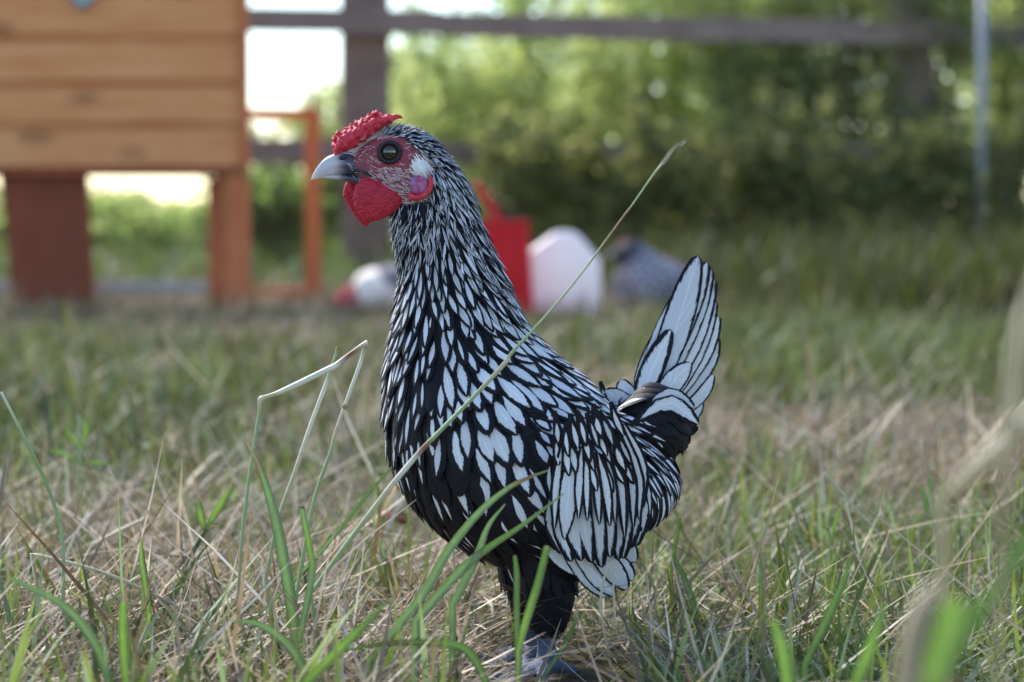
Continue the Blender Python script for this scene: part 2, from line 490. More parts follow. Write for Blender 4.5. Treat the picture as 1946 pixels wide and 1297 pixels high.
# ramp board seen behind the wire
Yr = YC + 0.08
q = [(-2, 330, Yr), (166, 330, Yr), (180, 578, Yr + 0.02), (26, 578, Yr + 0.02)]
q = [hp(*a) for a in q]
m = MB(); vs = q + [v + Vector((0, 0.018, 0)) for v in q]
m.add(vs, [(0, 3, 2, 1), (4, 5, 6, 7), (0, 1, 5, 4), (1, 2, 6, 5), (2, 3, 7, 6), (3, 0, 4, 7)])
for i in range(9):
    f = i / 9.0 + 0.05
    a = q[0].lerp(q[3], f); b = q[1].lerp(q[2], f)
    m.box((a.x + .01, a.y - 0.012, a.z - 0.006), (b.x - .01, a.y - 0.0003, a.z + 0.006))
m.build('ramp', ramp_mat, coop, smooth=False)
# wire mesh around the open space under the house
def grid_wire(mb, xa, xb, za, zb, Y, step=0.0135, r=0.0004):
    x = xa
    while x < xb:
        mb.box((x - r, Y - r, za), (x + r, Y + r, zb)); x += step
    z = za
    while z < zb:
        mb.box((xa, Y + r * 1.1, z - r), (xb, Y + r * 3.1, z + r)); z += step
m = MB(); grid_wire(m, cx(-398), cx(430), 0.0, cz(318) - 0.024, YC + 0.02)
m.build('wire_mesh', wire_mat, coop, smooth=False)

# run frame to the right of the coop
YR = 6.55
run = thing('run_frame', (cx(545, YR), YR, 0), 'open red-brown timber run frame attached beside the coop', 'frame')
m = MB(); m.box((cx(580, YR), YR, 0), (cx(608, YR), YR + 0.045, cz(208, YR))); m.build('upright', frame_mat, run, smooth=False, bevel=0.003)
m = MB(); m.box((cx(462, YR), YR + .004, cz(228, YR)), (cx(608, YR), YR + 0.042, cz(208, YR) + .004)); m.build('top_rail', frame_mat, run, smooth=False, bevel=0.003)
m = MB(); m.box((cx(462, YR), YR + .004, cz(572, YR)), (cx(580, YR), YR + 0.032, cz(546, YR))); m.build('bottom_rail', frame_mat, run, smooth=False, bevel=0.003)
m = MB(); grid_wire(m, cx(474, YR), cx(583, YR), cz(556, YR), cz(224, YR), YR + 0.014)
m.build('wire_mesh', wire_mat, run, smooth=False)

# small blue heart hung on the coop wall
Yh = YC - 0.012
heart = thing('heart_ornament', hp(157, -10, Yh), 'pale blue heart ornament hung on the coop boards', 'ornament')
pts = []
for i in range(40):
    a = 2 * math.pi * i / 40
    pts.append((16 * math.sin(a) ** 3, 13 * math.cos(a) - 5 * math.cos(2 * a) - 2 * math.cos(3 * a) - math.cos(4 * a)))
cc = hp(157, -18, Yh); s = 0.0030
m = MB(); n = len(pts)
vs = [(cc.x + a * s, Yh, cc.z + b * s) for a, b in pts] + [(cc.x + a * s, Yh + 0.008, cc.z + b * s) for a, b in pts] + [(cc.x, Yh - 0.006, cc.z), (cc.x, Yh + 0.008, cc.z)]
fs = [(i, n + i, n + (i + 1) % n, (i + 1) % n) for i in range(n)] + [(2 * n, i, (i + 1) % n) for i in range(n)] + [(2 * n + 1, n + (i + 1) % n, n + i) for i in range(n)]
m.add(vs, fs)
m.build('plaque', simple('pale_blue_enamel', (0.42, 0.66, 0.74), 0.3, 0.5, 12, 0.3), heart)
m = MB(); m.tube([(a.x, a.y - .001, a.z) for a in [Vector(v) for v in vs[:n]] + [Vector(vs[0])]], 0.004, 6); m.build('rim', simple('dark_blue_rim', (0.10, 0.16, 0.22), 0.4), heart)
m = MB(); m.tube([(cc.x, Yh + .004, cc.z + 5 * s), (cc.x, Yh + 0.004, cc.z + 0.09)], 0.0012, 5); m.build('string', wire_mat, heart)

# ------------------------------------------------------------------ fence
def fz(y, Y): return hp(973, y, Y).z
fence = thing('wire_fence', (cx(695, 8.5), 8.5, 0), 'two rail fence of weathered brown timber with chicken wire', 'fence')
YF = 8.5
def fpt(x, y, dY=0.0):
    # fence line recedes to the right
    Y = YF + (x - 695) / 1205.0 * 0.62 + dY
    return hp(x, y, Y)
for (xa, xb) in ((648, 741), (1692, 1768), (-520, -440)):
    A = fpt(xa, 398); B = fpt(xb, 398)
    m = MB(); m.box((A.x, A.y - 0.01, 0), (B.x, A.y + 0.13, 1.28)); m.build('post', grey_wood, fence, smooth=False, bevel=0.006)
for zc, hh in ((fz(48, YF), 0.044), (fz(291, YF), 0.044)):
    m = MB()
    A = fpt(-900, 398); B = fpt(2700, 398)
    d = (B - A); d.z = 0; d.normalize(); nrm = Vector((-d.y, d.x, 0))
    segs = 14
    for i in range(segs):
        a = A.lerp(B, i / segs); b = A.lerp(B, (i + 1) / segs)
        vs = []
        for q_ in (a, b):
            for sy in (-0.018 - 0.02, 0.018 - 0.02):
                for sz in (-hh, hh):
                    vs.append((q_.x + nrm.x * sy, q_.y + nrm.y * sy - 0.012, zc + sz + 0.004 * math.sin(i * 1.7)))
        m.add(vs, [(0, 1, 3, 2), (4, 6, 7, 5), (0, 4, 5, 1), (2, 3, 7, 6), (0, 2, 6, 4), (1, 5, 7, 3)])
    m.build('rail', grey_wood, fence, smooth=False)
# hexagonal chicken wire stapled on the near face
m = MB(); r = 0.0008; hx = 0.05
x = -2.6
A = fpt(695, 398)
sl = 0.62 / (fpt(1900, 398).x - A.x)
def wpt(x, z): return Vector((x, A.y - 0.062 + (x - A.x) * sl, z))
def wseg(p, q_):
    d = (q_ - p).normalized(); u = Vector((0, 1, 0)).cross(d).normalized() * r; w = Vector((0, r, 0))
    vs = [p - u - w, p + u - w, p + w * 1.2, q_ - u - w, q_ + u - w, q_ + w * 1.2]
    m.add(vs, [(0, 1, 4, 3), (1, 2, 5, 4), (2, 0, 3, 5)])
row = 0; z = 0.02
while z < 1.22:
    x = -2.4 + (hx / 2 if row % 2 else 0)
    while x < 2.6:
        a = wpt(x, z); wseg(a, wpt(x, z + 0.022))
        wseg(wpt(x, z + 0.022), wpt(x + hx / 2, z + 0.040)); wseg(wpt(x, z + 0.022), wpt(x - hx / 2, z + 0.040))
        x += hx
    z += 0.040; row += 1
m.build('chicken_wire', wire_mat, fence, smooth=False)

Yp = 8.2
pole = MB(); A = hp(1862, 398, Yp)
pole.tube([(A.x, Yp, -0.05), (A.x + 0.002, Yp, 0.6), (A.x, Yp, 1.25)], 0.0145, 12)
pole.ball((A.x, Yp, 1.25), 0.019)
for zz in (0.35, 0.7, 1.05): pole.tube([(A.x - 0.03, Yp - 0.018, zz), (A.x + 0.03, Yp - 0.018, zz + 0.004)], 0.004, 6)
tagit(pole.build('metal_pole', simple('galvanised_pole', (0.28, 0.30, 0.34), 0.5, 0.5, 30, 0.15, Metallic=0.3)), 'slim grey metal pole standing in front of the dark hedge', 'pole')

# ------------------------------------------------------------------ leaf clouds: hedge, shrubs, trees
leaf_mat = vcol_mat('hedge_leaf', 0.55, 0.3, trans=0.6, nscale=20, namt=0.25, tgreen=(1.65, 1.7, 1.35))
bark_mat = wood('shrub_bark', (0.10, 0.075, 0.055), (0.19, 0.15, 0.12), (9, 9, 2), knots=False)

def leaves(name, blobs, size, c1, c2, parent, mat=None, sparse=0.35):
    P, C = [], []
    for (bx, by, bz, rx, ry, rz, n) in blobs:
        n = int(n)
        d = RNG.normal(0, 1, (n, 3)); d /= np.linalg.norm(d, axis=1)[:, None]
        rr = RNG.uniform(0, 1, n) ** (1 / 2.2)
        k = 1 + 0.25 * np.sin(d[:, 0] * 5 + bx * 3) * np.cos(d[:, 2] * 6 + by)
        q_ = d * (rr * k)[:, None] * np.array([rx, ry, rz]) + np.array([bx, by, bz])
        # twiggy clumps
        cl = fbm2(q_[:, 0] * 9 + q_[:, 2] * 7, q_[:, 1] * 9 - q_[:, 2] * 5, 21, 1.0)
        q_ = q_[(cl > sparse - 0.75) & (q_[:, 2] > 0.01)]
        P.append(q_)
    P = np.concatenate(P); N = len(P)
    s = size * RNG.uniform(0.6, 1.35, N)
    a = RNG.normal(0, 1, (N, 3)); a[:, 2] -= 0.4; a /= np.linalg.norm(a, axis=1)[:, None]
    b = np.cross(a, RNG.normal(0, 1, (N, 3))); b /= np.linalg.norm(b, axis=1)[:, None]
    nn = np.cross(a, b)
    V = np.empty((N, 4, 3), np.float32)
    V[:, 0] = P; V[:, 2] = P + a * s[:, None]
    mid = P + a * (s * 0.45)[:, None] + nn * (s * 0.10)[:, None]
    V[:, 1] = mid + b * (s * 0.30)[:, None]; V[:, 3] = mid - b * (s * 0.30)[:, None]
    base = (np.arange(N) * 4)[:, None]
    T = np.concatenate([base + np.array([[0, 1, 2]]), base + np.array([[0, 2, 3]])], 1).reshape(-1)
    me = bpy.data.meshes.new(name)
    me.vertices.add(N * 4); me.vertices.foreach_set('co', V.ravel())
    nf = N * 2
    me.loops.add(nf * 3); me.loops.foreach_set('vertex_index', T.astype(np.int32))
    me.polygons.add(nf)
    me.polygons.foreach_set('loop_start', (np.arange(nf) * 3).astype(np.int32))
    me.polygons.foreach_set('loop_total', np.full(nf, 3, np.int32))
    at = me.color_attributes.new('Col', 'FLOAT_COLOR', 'POINT')
    r = RNG.uniform(0, 1, (N, 1)); cc = np.ones((N, 4, 4), np.float32)
    col = ((1 - r) * np.array(c1) + r * np.array(c2)) * RNG.uniform(0.7, 1.3, (N, 1))
    cc[..., :3] = col[:, None, :]
    at.data.foreach_set('color', cc.ravel()); me.update()
    o = link(bpy.data.objects.new(name, me)); me.materials.append(mat or leaf_mat)
    if parent is not None: adopt(o, parent)
    return o

def shrub(label, x, y, z_top, rx, n, size, c1, c2, seed, ry=0.35, zlow=0.0, cat='shrub', group='shrubs growing along the fence', sparse=0.35, name='leafy_shrub'):
    r = random.Random(seed)
    t = thing(name, (x, y, 0), label, cat, group)
    bl = []
    nb = 9
    for i in range(nb):
        f = (i + 0.5) / nb
        zz = zlow + (z_top - zlow) * f
        rr = rx * (0.75 + 0.35 * math.sin(f * 3.1)) * r.uniform(0.7, 1.1)
        bl.append((x + r.uniform(-0.45, 0.45) * rx, y + r.uniform(-0.4, 0.4) * ry, zz, rr * 0.75, ry * r.uniform(.6, 1), (z_top - zlow) / nb * r.uniform(1.0, 1.7), n / nb))
    st = MB(); nl = n * 0.5; bl = [b_[:6] + (b_[6] * 0.55,) for b_ in bl]
    for i in range(9):
        x0 = x + r.uniform(-0.12, 0.12) * rx; y0 = y + r.uniform(-.1, .1) * ry
        x1 = x + r.uniform(-0.8, 0.8) * rx; y1 = y + r.uniform(-.6, .6) * ry; h = z_top * r.uniform(0.65, 1.22)
        pp = curve_pts([(x0, y0, 0), (x0 * .7 + x1 * .3 + r.uniform(-.03, .03), (y0 + y1) / 2, h * .4), (x1, y1, h)], 8)
        st.tube(pp, [0.012 * (1 - 0.75 * k / 8) for k in range(9)], 6)
        for k in range(3, 9):
            w_ = 0.10 * rx / 0.3 * (1.25 - k / 9.0)
            bl.append((pp[k][0], pp[k][1], pp[k][2], w_, w_, h * 0.09 + .02, nl / 54))
    leaves('foliage', bl, size, c1, c2, t, sparse=sparse)
    st.build('stem', bark_mat, t)
    return t

YG = ((0.30, 0.35, 0.14), (0.50, 0.52, 0.25))  # sunlit brightness of the hedge put into the leaf colours
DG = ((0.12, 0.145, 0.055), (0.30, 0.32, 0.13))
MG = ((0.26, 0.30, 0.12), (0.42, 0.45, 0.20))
def bx(xp, Y): return hp(xp, 398, Y).x
def bz(yp, Y): return hp(973, yp, Y).z
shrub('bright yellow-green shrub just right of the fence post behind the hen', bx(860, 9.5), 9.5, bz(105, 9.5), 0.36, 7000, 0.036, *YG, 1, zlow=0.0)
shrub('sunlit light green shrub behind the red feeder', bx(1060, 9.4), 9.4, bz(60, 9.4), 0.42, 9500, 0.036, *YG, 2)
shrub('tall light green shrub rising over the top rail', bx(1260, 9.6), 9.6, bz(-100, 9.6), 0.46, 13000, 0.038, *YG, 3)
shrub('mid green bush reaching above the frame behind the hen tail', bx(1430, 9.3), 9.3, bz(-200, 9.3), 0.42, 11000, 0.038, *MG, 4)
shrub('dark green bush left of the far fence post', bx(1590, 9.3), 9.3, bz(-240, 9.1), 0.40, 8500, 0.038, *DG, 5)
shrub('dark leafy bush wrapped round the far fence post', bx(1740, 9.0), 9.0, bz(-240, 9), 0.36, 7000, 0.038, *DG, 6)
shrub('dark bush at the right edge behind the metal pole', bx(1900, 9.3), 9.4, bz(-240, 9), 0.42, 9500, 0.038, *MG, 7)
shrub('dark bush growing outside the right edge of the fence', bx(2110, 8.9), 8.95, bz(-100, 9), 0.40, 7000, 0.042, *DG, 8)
# low dark growth at the foot of the fence
for i, (xp, top, lab) in enumerate(((960, 285, 'low dark bramble behind the red feeder'), (1140, 265, 'low dark bramble behind the white drinker'),
                                 (1330, 245, 'low dark bramble behind the hen tail tip'), (1520, 225, 'low dark bramble right of the hen tail'),
                                 (1700, 240, 'low dark bramble at the foot of the far post'), (1890, 250, 'low dark bramble at the foot of the metal pole'))):
    shrub(lab, bx(xp, 8.25), 8.3, bz(top + (i * 37) % 60 - 10, 8.3), 0.34, 4200, 0.036, (0.08, 0.10, 0.04), (0.30, 0.29, 0.12), 30 + i, ry=0.2, cat='bramble', group='low brambles along the fence foot', name='bramble')
# far tree line beyond the fence
tl = []
for i in range(26):
    xx = -1.0 + 6.5 * i / 25.0
    tl.append((xx + RNG.uniform(-.2, .2), 17 + RNG.uniform(-.8, .8), RNG.uniform(0.7, 1.0) + min(1.0, max(0, xx + 0.4)) * 0.9, 0.6, 0.6, 0.75 + min(1.0, max(0, xx + .4)) * .7, 1300))
tagit(leaves('far_wood', tl, 0.075, (0.16, 0.21, 0.07), (0.27, 0.31, 0.12), None, sparse=0.2), 'pale sunlit wood far behind the hedge', 'wood', kind='stuff')
# pale sunlit growth beyond the coop
shrub('pale sunlit bush seen through the run frame', bx(560, 11), 11, bz(225, 11), 0.5, 3800, 0.05, (0.24, 0.26, 0.10), (0.34, 0.34, 0.16), 40, sparse=.5)
shrub('pale bush left of the fence post', bx(700, 12), 12, bz(180, 12), 0.5, 3600, 0.05, (0.24, 0.26, 0.10), (0.34, 0.34, 0.16), 41, sparse=.5)
shrub('low green bush painted as sunlit beyond the coop legs', bx(290, 10.5), 10.5, bz(375, 10.5), 0.55, 6500, 0.045, (0.32, 0.38, 0.13), (0.46, 0.50, 0.22), 42, group='bright bushes beyond the coop')  # sunlight put into the leaf colours; the near side is in shade
shrub('low green bush painted as sunlit beyond the left end of the coop', bx(60, 10.5), 10.6, bz(360, 10.5), 0.5, 5200, 0.045, (0.32, 0.38, 0.13), (0.46, 0.50, 0.22), 43, group='bright bushes beyond the coop')  # same raised leaf colours in place of sunlight
shrub('low green bush behind the open run frame', bx(520, 9.6), 9.6, bz(330, 9.6), 0.35, 5200, 0.04, (0.09, 0.15, 0.04), (0.20, 0.26, 0.08), 44, group='bright bushes beyond the coop')

# unseen tree added to shade the hen, above the frame; never called
def added_shade_tree():
    base = Vector((-3.6, 6.8, 0))
    t = thing('added_shade_tree', base, 'unseen spreading tree added overhead to shade the run', 'tree')
    tr = MB()
    tr.tube(curve_pts([base, base + Vector((0.1, 0, 1.6)), base + Vector((0.5, -.5, 3.2)), base + Vector((1.1, -1.3, 4.4))], 12), [0.17 - 0.009 * k for k in range(13)], 10)
    for (dx, dy, dz) in ((2.5, -1.2, 5.2), (0.6, -2.6, 5.1), (1.9, -3.3, 4.9), (-1.0, -0.5, 4.6), (2.8, 0.6, 5.0)):
        tr.tube(curve_pts([base + Vector((0.45, -.4, 3.0)), base + Vector((0.5 + dx * .4, -.4 + dy * .4, 4.2)), base + Vector((dx, dy, dz))], 8), [0.07 - 0.006 * k for k in range(9)], 7)
    tr.build('trunk', bark_mat, t)
    bl = []
    r = random.Random(5)
    for i in range(34):
        bl.append((r.uniform(-5.2, 0.4), r.uniform(2.7, 7.0), r.uniform(4.3, 5.4), 0.75, 0.75, 0.35, 330))
    leaves('crown', bl, 0.13, (0.05, 0.09, 0.03), (0.10, 0.15, 0.045), t, sparse=0.0)

# ------------------------------------------------------------------ red feeder
def box_loft(mb, rings):
    n = len(rings[0]); vs = [p for r_ in rings for p in r_]
    fs = [(i * n + k, i * n + (k + 1) % n, (i + 1) * n + (k + 1) % n, (i + 1) * n + k) for i in range(len(rings) - 1) for k in range(n)]
    fs += [tuple(range(n))[::-1], tuple((len(rings) - 1) * n + k for k in range(n))]
    mb.add(vs, fs)

def ring(x0, x1, y0, y1, z, r=0.012, n=5):
    out = []
    for (cx_, cy_, a0) in ((x1 - r, y0 + r, -90), (x1 - r, y1 - r, 0), (x0 + r, y1 - r, 90), (x0 + r, y0 + r, 180)):
        for k in range(n):
            a = math.radians(a0 + 90 * k / (n - 1)); out.append(Vector((cx_ + r * math.cos(a), cy_ + r * math.sin(a), z)))
    return out
red_pl = simple('red_plastic', (0.62, 0.004, 0.012), 0.5, 0.3, 8, 0.12, 0.1)
YD = 5.35
A = hp(905, 425, YD); B = hp(1004, 425, YD); zb = 0.02
fd = thing('poultry_feeder', ((A.x + B.x) / 2, YD, 0), 'red plastic poultry feeder with a leaning strap handle', 'feeder')
m = MB(); tz = A.z
wv = [(zb + (tz - zb) * f) for f in (0, .1, .3, .6, .97, 1.0)]
box_loft(m, [ring(A.x - 0.006 + 0.012 * (1 - (z - zb) / (tz - zb)) * -1, B.x + 0.014 * (1 - (z - zb) / (tz - zb)), YD, YD + 0.12, z) for z in wv])
m.box((B.x - 0.028, YD - 0.004, zb + .01), (B.x - 0.020, YD + 0.001, tz - .012)); m.box((A.x + 0.05, YD - 0.004, zb + .01), (A.x + 0.056, YD + 0.001, tz - .012))
m.build('hopper', red_pl, fd)
m = MB(); box_loft(m, [ring(A.x - 0.005, B.x + 0.004, YD - .005, YD + 0.125, tz + .0005), ring(A.x - 0.005, B.x + 0.004, YD - .005, YD + 0.125, tz + 0.008)])
m.build('lid', red_pl, fd, smooth=False)
m = MB(); hb = []
P = [hp(x, y, YD + w_) for x, y, w_ in ((950, 426, .01), (938, 402, .012), (922, 376, .02), (908, 354, .035), (904, 351, .06), (908, 354, .085), (922, 376, .10), (938, 402, .108), (950, 426, .11))]
m.tube(curve_pts([tuple(q_) for q_ in P], 24), 0.009, 8); m.build('handle', red_pl, fd)
m = MB(); box_loft(m, [ring(A.x - 0.02, B.x + 0.02, YD - 0.03, YD + 0.15, z) for z in (0.0, 0.024)]); m.build('tray', red_pl, fd)

# ------------------------------------------------------------------ white drinker
t = NT('translucent_white_plastic')
n = t.noise(t.obj(), 6, 3)
wp = t.bsdf(t.mix(n, (0.90, 0.85, 0.88), (0.93, 0.91, 0.93)), 0.35, 0.4, trans=0.4)
YW = 5.45
dk = thing('poultry_drinker', (hp(1073, 610, YW).x, YW, 0), 'white plastic poultry drinker with a peaked top beside the red feeder', 'drinker')
out = [(1008, 606), (1003, 520), (1003, 480), (1050, 446), (1062, 441), (1088, 441), (1102, 448), (1141, 494), (1144, 560), (1134, 606)]
P = [hp(x, y, YW) for x, y in out]
m = MB(); k = len(P)
lay = [(-0.0, .93), (0.012, 1.0), (0.13, 1.0), (0.142, .93)]
cen = sum(P, Vector()) / k
vs = [Vector((cen.x + (q_.x - cen.x) * s, YW + dy, cen.z + (q_.z - cen.z) * s)) for dy, s in lay for q_ in P]
fs = [(i * k + j, (i + 1) * k + j, (i + 1) * k + (j + 1) % k, i * k + (j + 1) % k) for i in range(3) for j in range(k)] + [tuple(range(k)), tuple(range(3 * k, 4 * k))[::-1]]
m.add(vs, fs)
m.build('reservoir', wp, dk, bevel=0.004)
m = MB(); X = [q_.x for q_ in P]
zz = min(q_.z for q_ in P)
box_loft(m, [ring(min(X) - .012, max(X) + .012, YW - 0.03, YW + 0.17, z) for z in (0.0, max(zz, 0.012))])
m.build('tray', simple('red_orange_tray', (0.42, 0.05, 0.035), 0.45), dk)
# ------------------------------------------------------------------ feather material
t = NT('laced_feather')
a = t.n("ShaderNodeAttribute", attribute_name='fuv'); sx = t.n("ShaderNodeSeparateXYZ", {0: a.outputs['Vector']})
fv, fu, fr = sx.outputs
pcol = t.n("ShaderNodeAttribute", attribute_name='fp'); sp = t.n("ShaderNodeSeparateColor", {0: pcol.outputs[0]})
vm_, ul_, uc_ = sp.outputs; st_ = pcol.outputs['Alpha']
av = t.math('ABSOLUTE', fv)
cmb = t.n("ShaderNodeCombineXYZ", {0: t.math('MULTIPLY', fv, 2.2), 1: t.math('MULTIPLY', fu, 7.0), 2: t.math('MULTIPLY', fr, 57.0)})
nz = t.noise(cmb.outputs[0], 1.6, 3)
# barbs run out from the shaft at an angle
barb_c = t.math('ADD', t.math('MULTIPLY', fu, 44.0), t.math('MULTIPLY', av, -13.0))
cb2 = t.n("ShaderNodeCombineXYZ", {0: barb_c, 1: t.math('MULTIPLY', fv, 1.0), 2: t.math('MULTIPLY', fr, 31.0)})
nb = t.noise(cb2.outputs[0], 1.0, 2)
d1 = t.math('POWER', t.math('DIVIDE', av, vm_), t.math('ADD', 1.5, t.step(vm_, 0.78, 0.84)))
d2 = t.math('POWER', t.math('DIVIDE', t.math('ABSOLUTE', t.math('SUBTRACT', fu, uc_)), ul_), t.math('ADD', 1.7, t.math('MULTIPLY', t.step(vm_, 0.78, 0.84), 1.5)))
dd = t.math('ADD', t.math('ADD', d1, d2), t.math('ADD', t.math('MULTIPLY', t.math('SUBTRACT', nz, 0.5), 0.55), t.math('MULTIPLY', t.math('SUBTRACT', nb, 0.5), 0.95)))
white = t.step(dd, 1.13, 0.90)
cs = t.math('MULTIPLY', t.step(av, 0.42, 0.18), st_)
white = t.math('MULTIPLY', white, t.math('SUBTRACT', 1.0, cs))
wcol = t.mix(nb, (0.42, 0.435, 0.48), (0.76, 0.77, 0.80))
wcol = t.mix(t.math('MULTIPLY', t.step(av, 0.07, 0.02), 0.35), wcol, (0.92, 0.91, 0.88))
wcol = t.mix(t.math('MULTIPLY', t.step(nz, 0.5, 0.85), 0.35), wcol, (0.55, 0.55, 0.58))
wcol = t.mix(1.0, wcol, t.mix(fr, (0.86, 0.865, 0.88), (1.10, 1.10, 1.09)), 'MULTIPLY')
bcol = t.mix(nb, (0.005, 0.005, 0.007), (0.014, 0.013, 0.018))
fc = t.mix(white, bcol, wcol)
feather_mat = t.bsdf(fc, 0.6, 0.16, bump=t.math('ADD', nb, t.math('MULTIPLY', av, -0.5)), bstr=0.35, bdist=0.0006)

US = [0, .18, .36, .54, .68, .80, .90, .965, 1.0]
def prof(u, point):
    if u < 0.6: return 0.42 + 0.58 * math.sin(math.pi / 2 * u / 0.6)
    q_ = (u - 0.6) / 0.4
    return max(0.03, (1 - q_ ** (2.4 - 1.1 * point)) ** (0.5 + 0.35 * point))

def add_feather(mb, C, N, W_, vm=0.7, ul=0.36, uc=0.6, stripe=0.0, point=0.3, arch=0.25, nv=5, us=US, lop=0.0):
    rnd = random.random()
    n = len(C); vs = []
    VV = [-1 + 2 * k / (nv - 1) for k in range(nv)]
    for i, u in enumerate(us):
        T = (C[min(i + 1, n - 1)] - C[max(i - 1, 0)]).normalized()
        S = N[i].cross(T).normalized()
        w = W_ * 0.5 * prof(u, point)
        for v in VV:
            vs.append(C[i] + S * (w * v) - N[i] * (W_ * arch * 0.5 * v * v * prof(u, point)))
            mb.u.append((v + lop, u, rnd)); mb.p.append((vm, ul, uc, stripe))
    fs = [(i * nv + k, i * nv + k + 1, (i + 1) * nv + k + 1, (i + 1) * nv + k) for i in range(n - 1) for k in range(nv - 1)]
    mb.add(vs, fs)

# ------------------------------------------------------------------ hen body
PX = 1.0 / 3344.0
def loft_body(mb, secs, Yc, n=28, steps=4, sup=1.0, hpf=None):
    """secs: (Fx,Fy,Bx,By,halfwidth_px[,dY_px]) ; rings of ellipses in the plane Y=Yc"""
    secs = [tuple(s) + (0,) * (6 - len(s)) for s in secs]
    S = curve_pts(secs, (len(secs) - 1) * steps)
    vs = []
    for s in S:
        a = hp(s[0], s[1], Yc); b = hp(s[2], s[3], Yc)
        c = (a + b) / 2; h = (a - b) / 2; wd = s[4] * (Yc / 4363.0)
        dy = s[5] * (Yc / 4363.0)
        for k in range(n):
            an = 2 * math.pi * k / n
            vs.append(c + h * math.cos(an) + Vector((0, wd * math.sin(an) + dy, 0)))
    m_ = len(S)
    fs = [(i * n + k, (i + 1) * n + k, (i + 1) * n + (k + 1) % n, i * n + (k + 1) % n) for i in range(m_ - 1) for k in range(n)]
    fs += [tuple(range(n)), tuple((m_ - 1) * n + k for k in range(n))[::-1]]
    mb.add(vs, fs)

YH = 1.30
HEAD = [(664, 304, 680, 336, 16), (680, 284, 690, 352, 28), (708, 264, 714, 376, 40), (745, 244, 745, 396, 48), (790, 248, 778, 408, 50), (830, 276, 800, 420, 46), (858, 320, 812, 430, 32)]
BODY = [(752, 392, 800, 262, 34), (747, 428, 848, 300, 50), (751, 462, 882, 342, 56), (758, 498, 902, 390, 60), (763, 530, 918, 438, 65),
        (760, 566, 938, 488, 74), (752, 610, 960, 538, 84), (745, 655, 982, 592, 98), (739, 705, 1010, 640, 116), (736, 762, 1044, 676, 138),
        (738, 820, 1084, 708, 158), (751, 882, 1122, 740, 176), (783, 944, 1158, 777, 186), (832, 1000, 1194, 806, 190), (888, 1039, 1230, 832, 188),
        (950, 1064, 1260, 862, 178), (1040, 1066, 1280, 900, 158), (1128, 1036, 1281, 936, 124), (1186, 1006, 1262, 964, 84), (1222, 992, 1240, 980, 20)]
def leg_secs(dx):
    return [(960 + dx, 1000, 1110 + dx, 990, 66), (972 + dx, 1050, 1104 + dx, 1045, 62), (984 + dx, 1100, 1086 + dx, 1098, 50), (998 + dx, 1150, 1082 + dx, 1150, 40),
            (1006 + dx, 1185, 1070 + dx, 1187, 31), (1014 + dx, 1212, 1056 + dx, 1213, 22), (1016 + dx, 1222, 1053 + dx, 1222, 17), (1015 + dx, 1245, 1053 + dx, 1245, 17), (1014 + dx, 1268, 1058 + dx, 1268, 18), (1024 + dx, 1282, 1048 + dx, 1282, 13)]
bm_ = MB()
loft_body(bm_, HEAD, YH, 24)
loft_body(bm_, BODY, YH, 40)
YN, YFAR = YH - 0.022, YH + 0.028
feet = []
for Yl, dx in ((YN, 4), (YFAR, -26)):
    loft_body(bm_, leg_secs(dx), Yl, 18)
    an = hp(1036 + dx, 1276, Yl)
    feet.append(an)
    zt = 0.0045
    for (ang, ln) in ((200, 0.036), (232, 0.040), (262, 0.032), (30, 0.020)):
        a_ = math.radians(ang); d = Vector((math.cos(a_), math.sin(a_), 0))
        p0 = Vector((an.x, an.y, max(an.z, 0.007)))
        pts = [p0 - d * 0.002, p0 + d * ln * .3 + Vector((0, 0, zt + .003 - p0.z)) * .8, p0 + d * ln * .65 + Vector((0, 0, zt - p0.z)), p0 + d * ln + Vector((0, 0, zt - .001 - p0.z))]
        bm_.tube(curve_pts([tuple(q_) for q_ in pts], 8), [0.0046, .0044, .004, .0042, .0036, .0037, .0032, .003, .0022], 8)
# tail stump
loft_body(bm_, [(1150, 800, 1250, 880, 60), (1175, 775, 1290, 850, 60), (1195, 755, 1305, 815, 52), (1215, 735, 1300, 780, 34), (1235, 725, 1290, 755, 14)], YH, 20)
raw = bm_.build('tmp', None)
m = raw.modifiers.new('r', 'REMESH'); m.mode = 'VOXEL'; m.voxel_size = 0.0016
m2 = raw.modifiers.new('s', 'SMOOTH'); m2.factor = 0.5; m2.iterations = 6
dg = bpy.context.evaluated_depsgraph_get()
me = bpy.data.meshes.new_from_object(raw.evaluated_get(dg))
bpy.data.objects.remove(raw)
me.name = 'hen_body'
me.polygons.foreach_set('use_smooth', [True] * len(me.polygons))

FACE = [(655, 300), (672, 272), (702, 256), (735, 256), (768, 262), (792, 284), (806, 296), (822, 312), (824, 350), (812, 378), (786, 386), (762, 388), (744, 380), (715, 364), (690, 350), (668, 342)]
co = np.empty(len(me.vertices) * 3, np.float32); me.vertices.foreach_get('co', co); co = co.reshape(-1, 3)
cols = np.ones((len(co), 4), np.float32)
for i, c in enumerate(co):
    yy = c[1] if c[1] < YH else 2 * YH - c[1]
    x, y = proj(Vector((c[0], float(yy), c[2])))
    if c[2] < 0.021 or (y > 1214 and c[2] < 0.05): col = (0.14, 0.18, 0.26)
    elif inpoly(x, y, FACE):
        k = min(1.0, math.hypot(x - 741, y - 290) / 60.0)
        col = (0.33 - 0.06 * k, 0.030 + 0.03 * k, 0.045 + 0.03 * k)
    elif x < 728 and y < 400: col = (0.30, 0.035, 0.045) if y > 262 else (0.42, 0.16, 0.17)
    else: col = (0.012, 0.012, 0.015)
    cols[i, :3] = col
at = me.color_attributes.new('Col', 'FLOAT_COLOR', 'POINT'); at.data.foreach_set('color', cols.ravel())
t = NT('hen_skin')
a = t.n("ShaderNodeAttribute", attribute_name='Col')
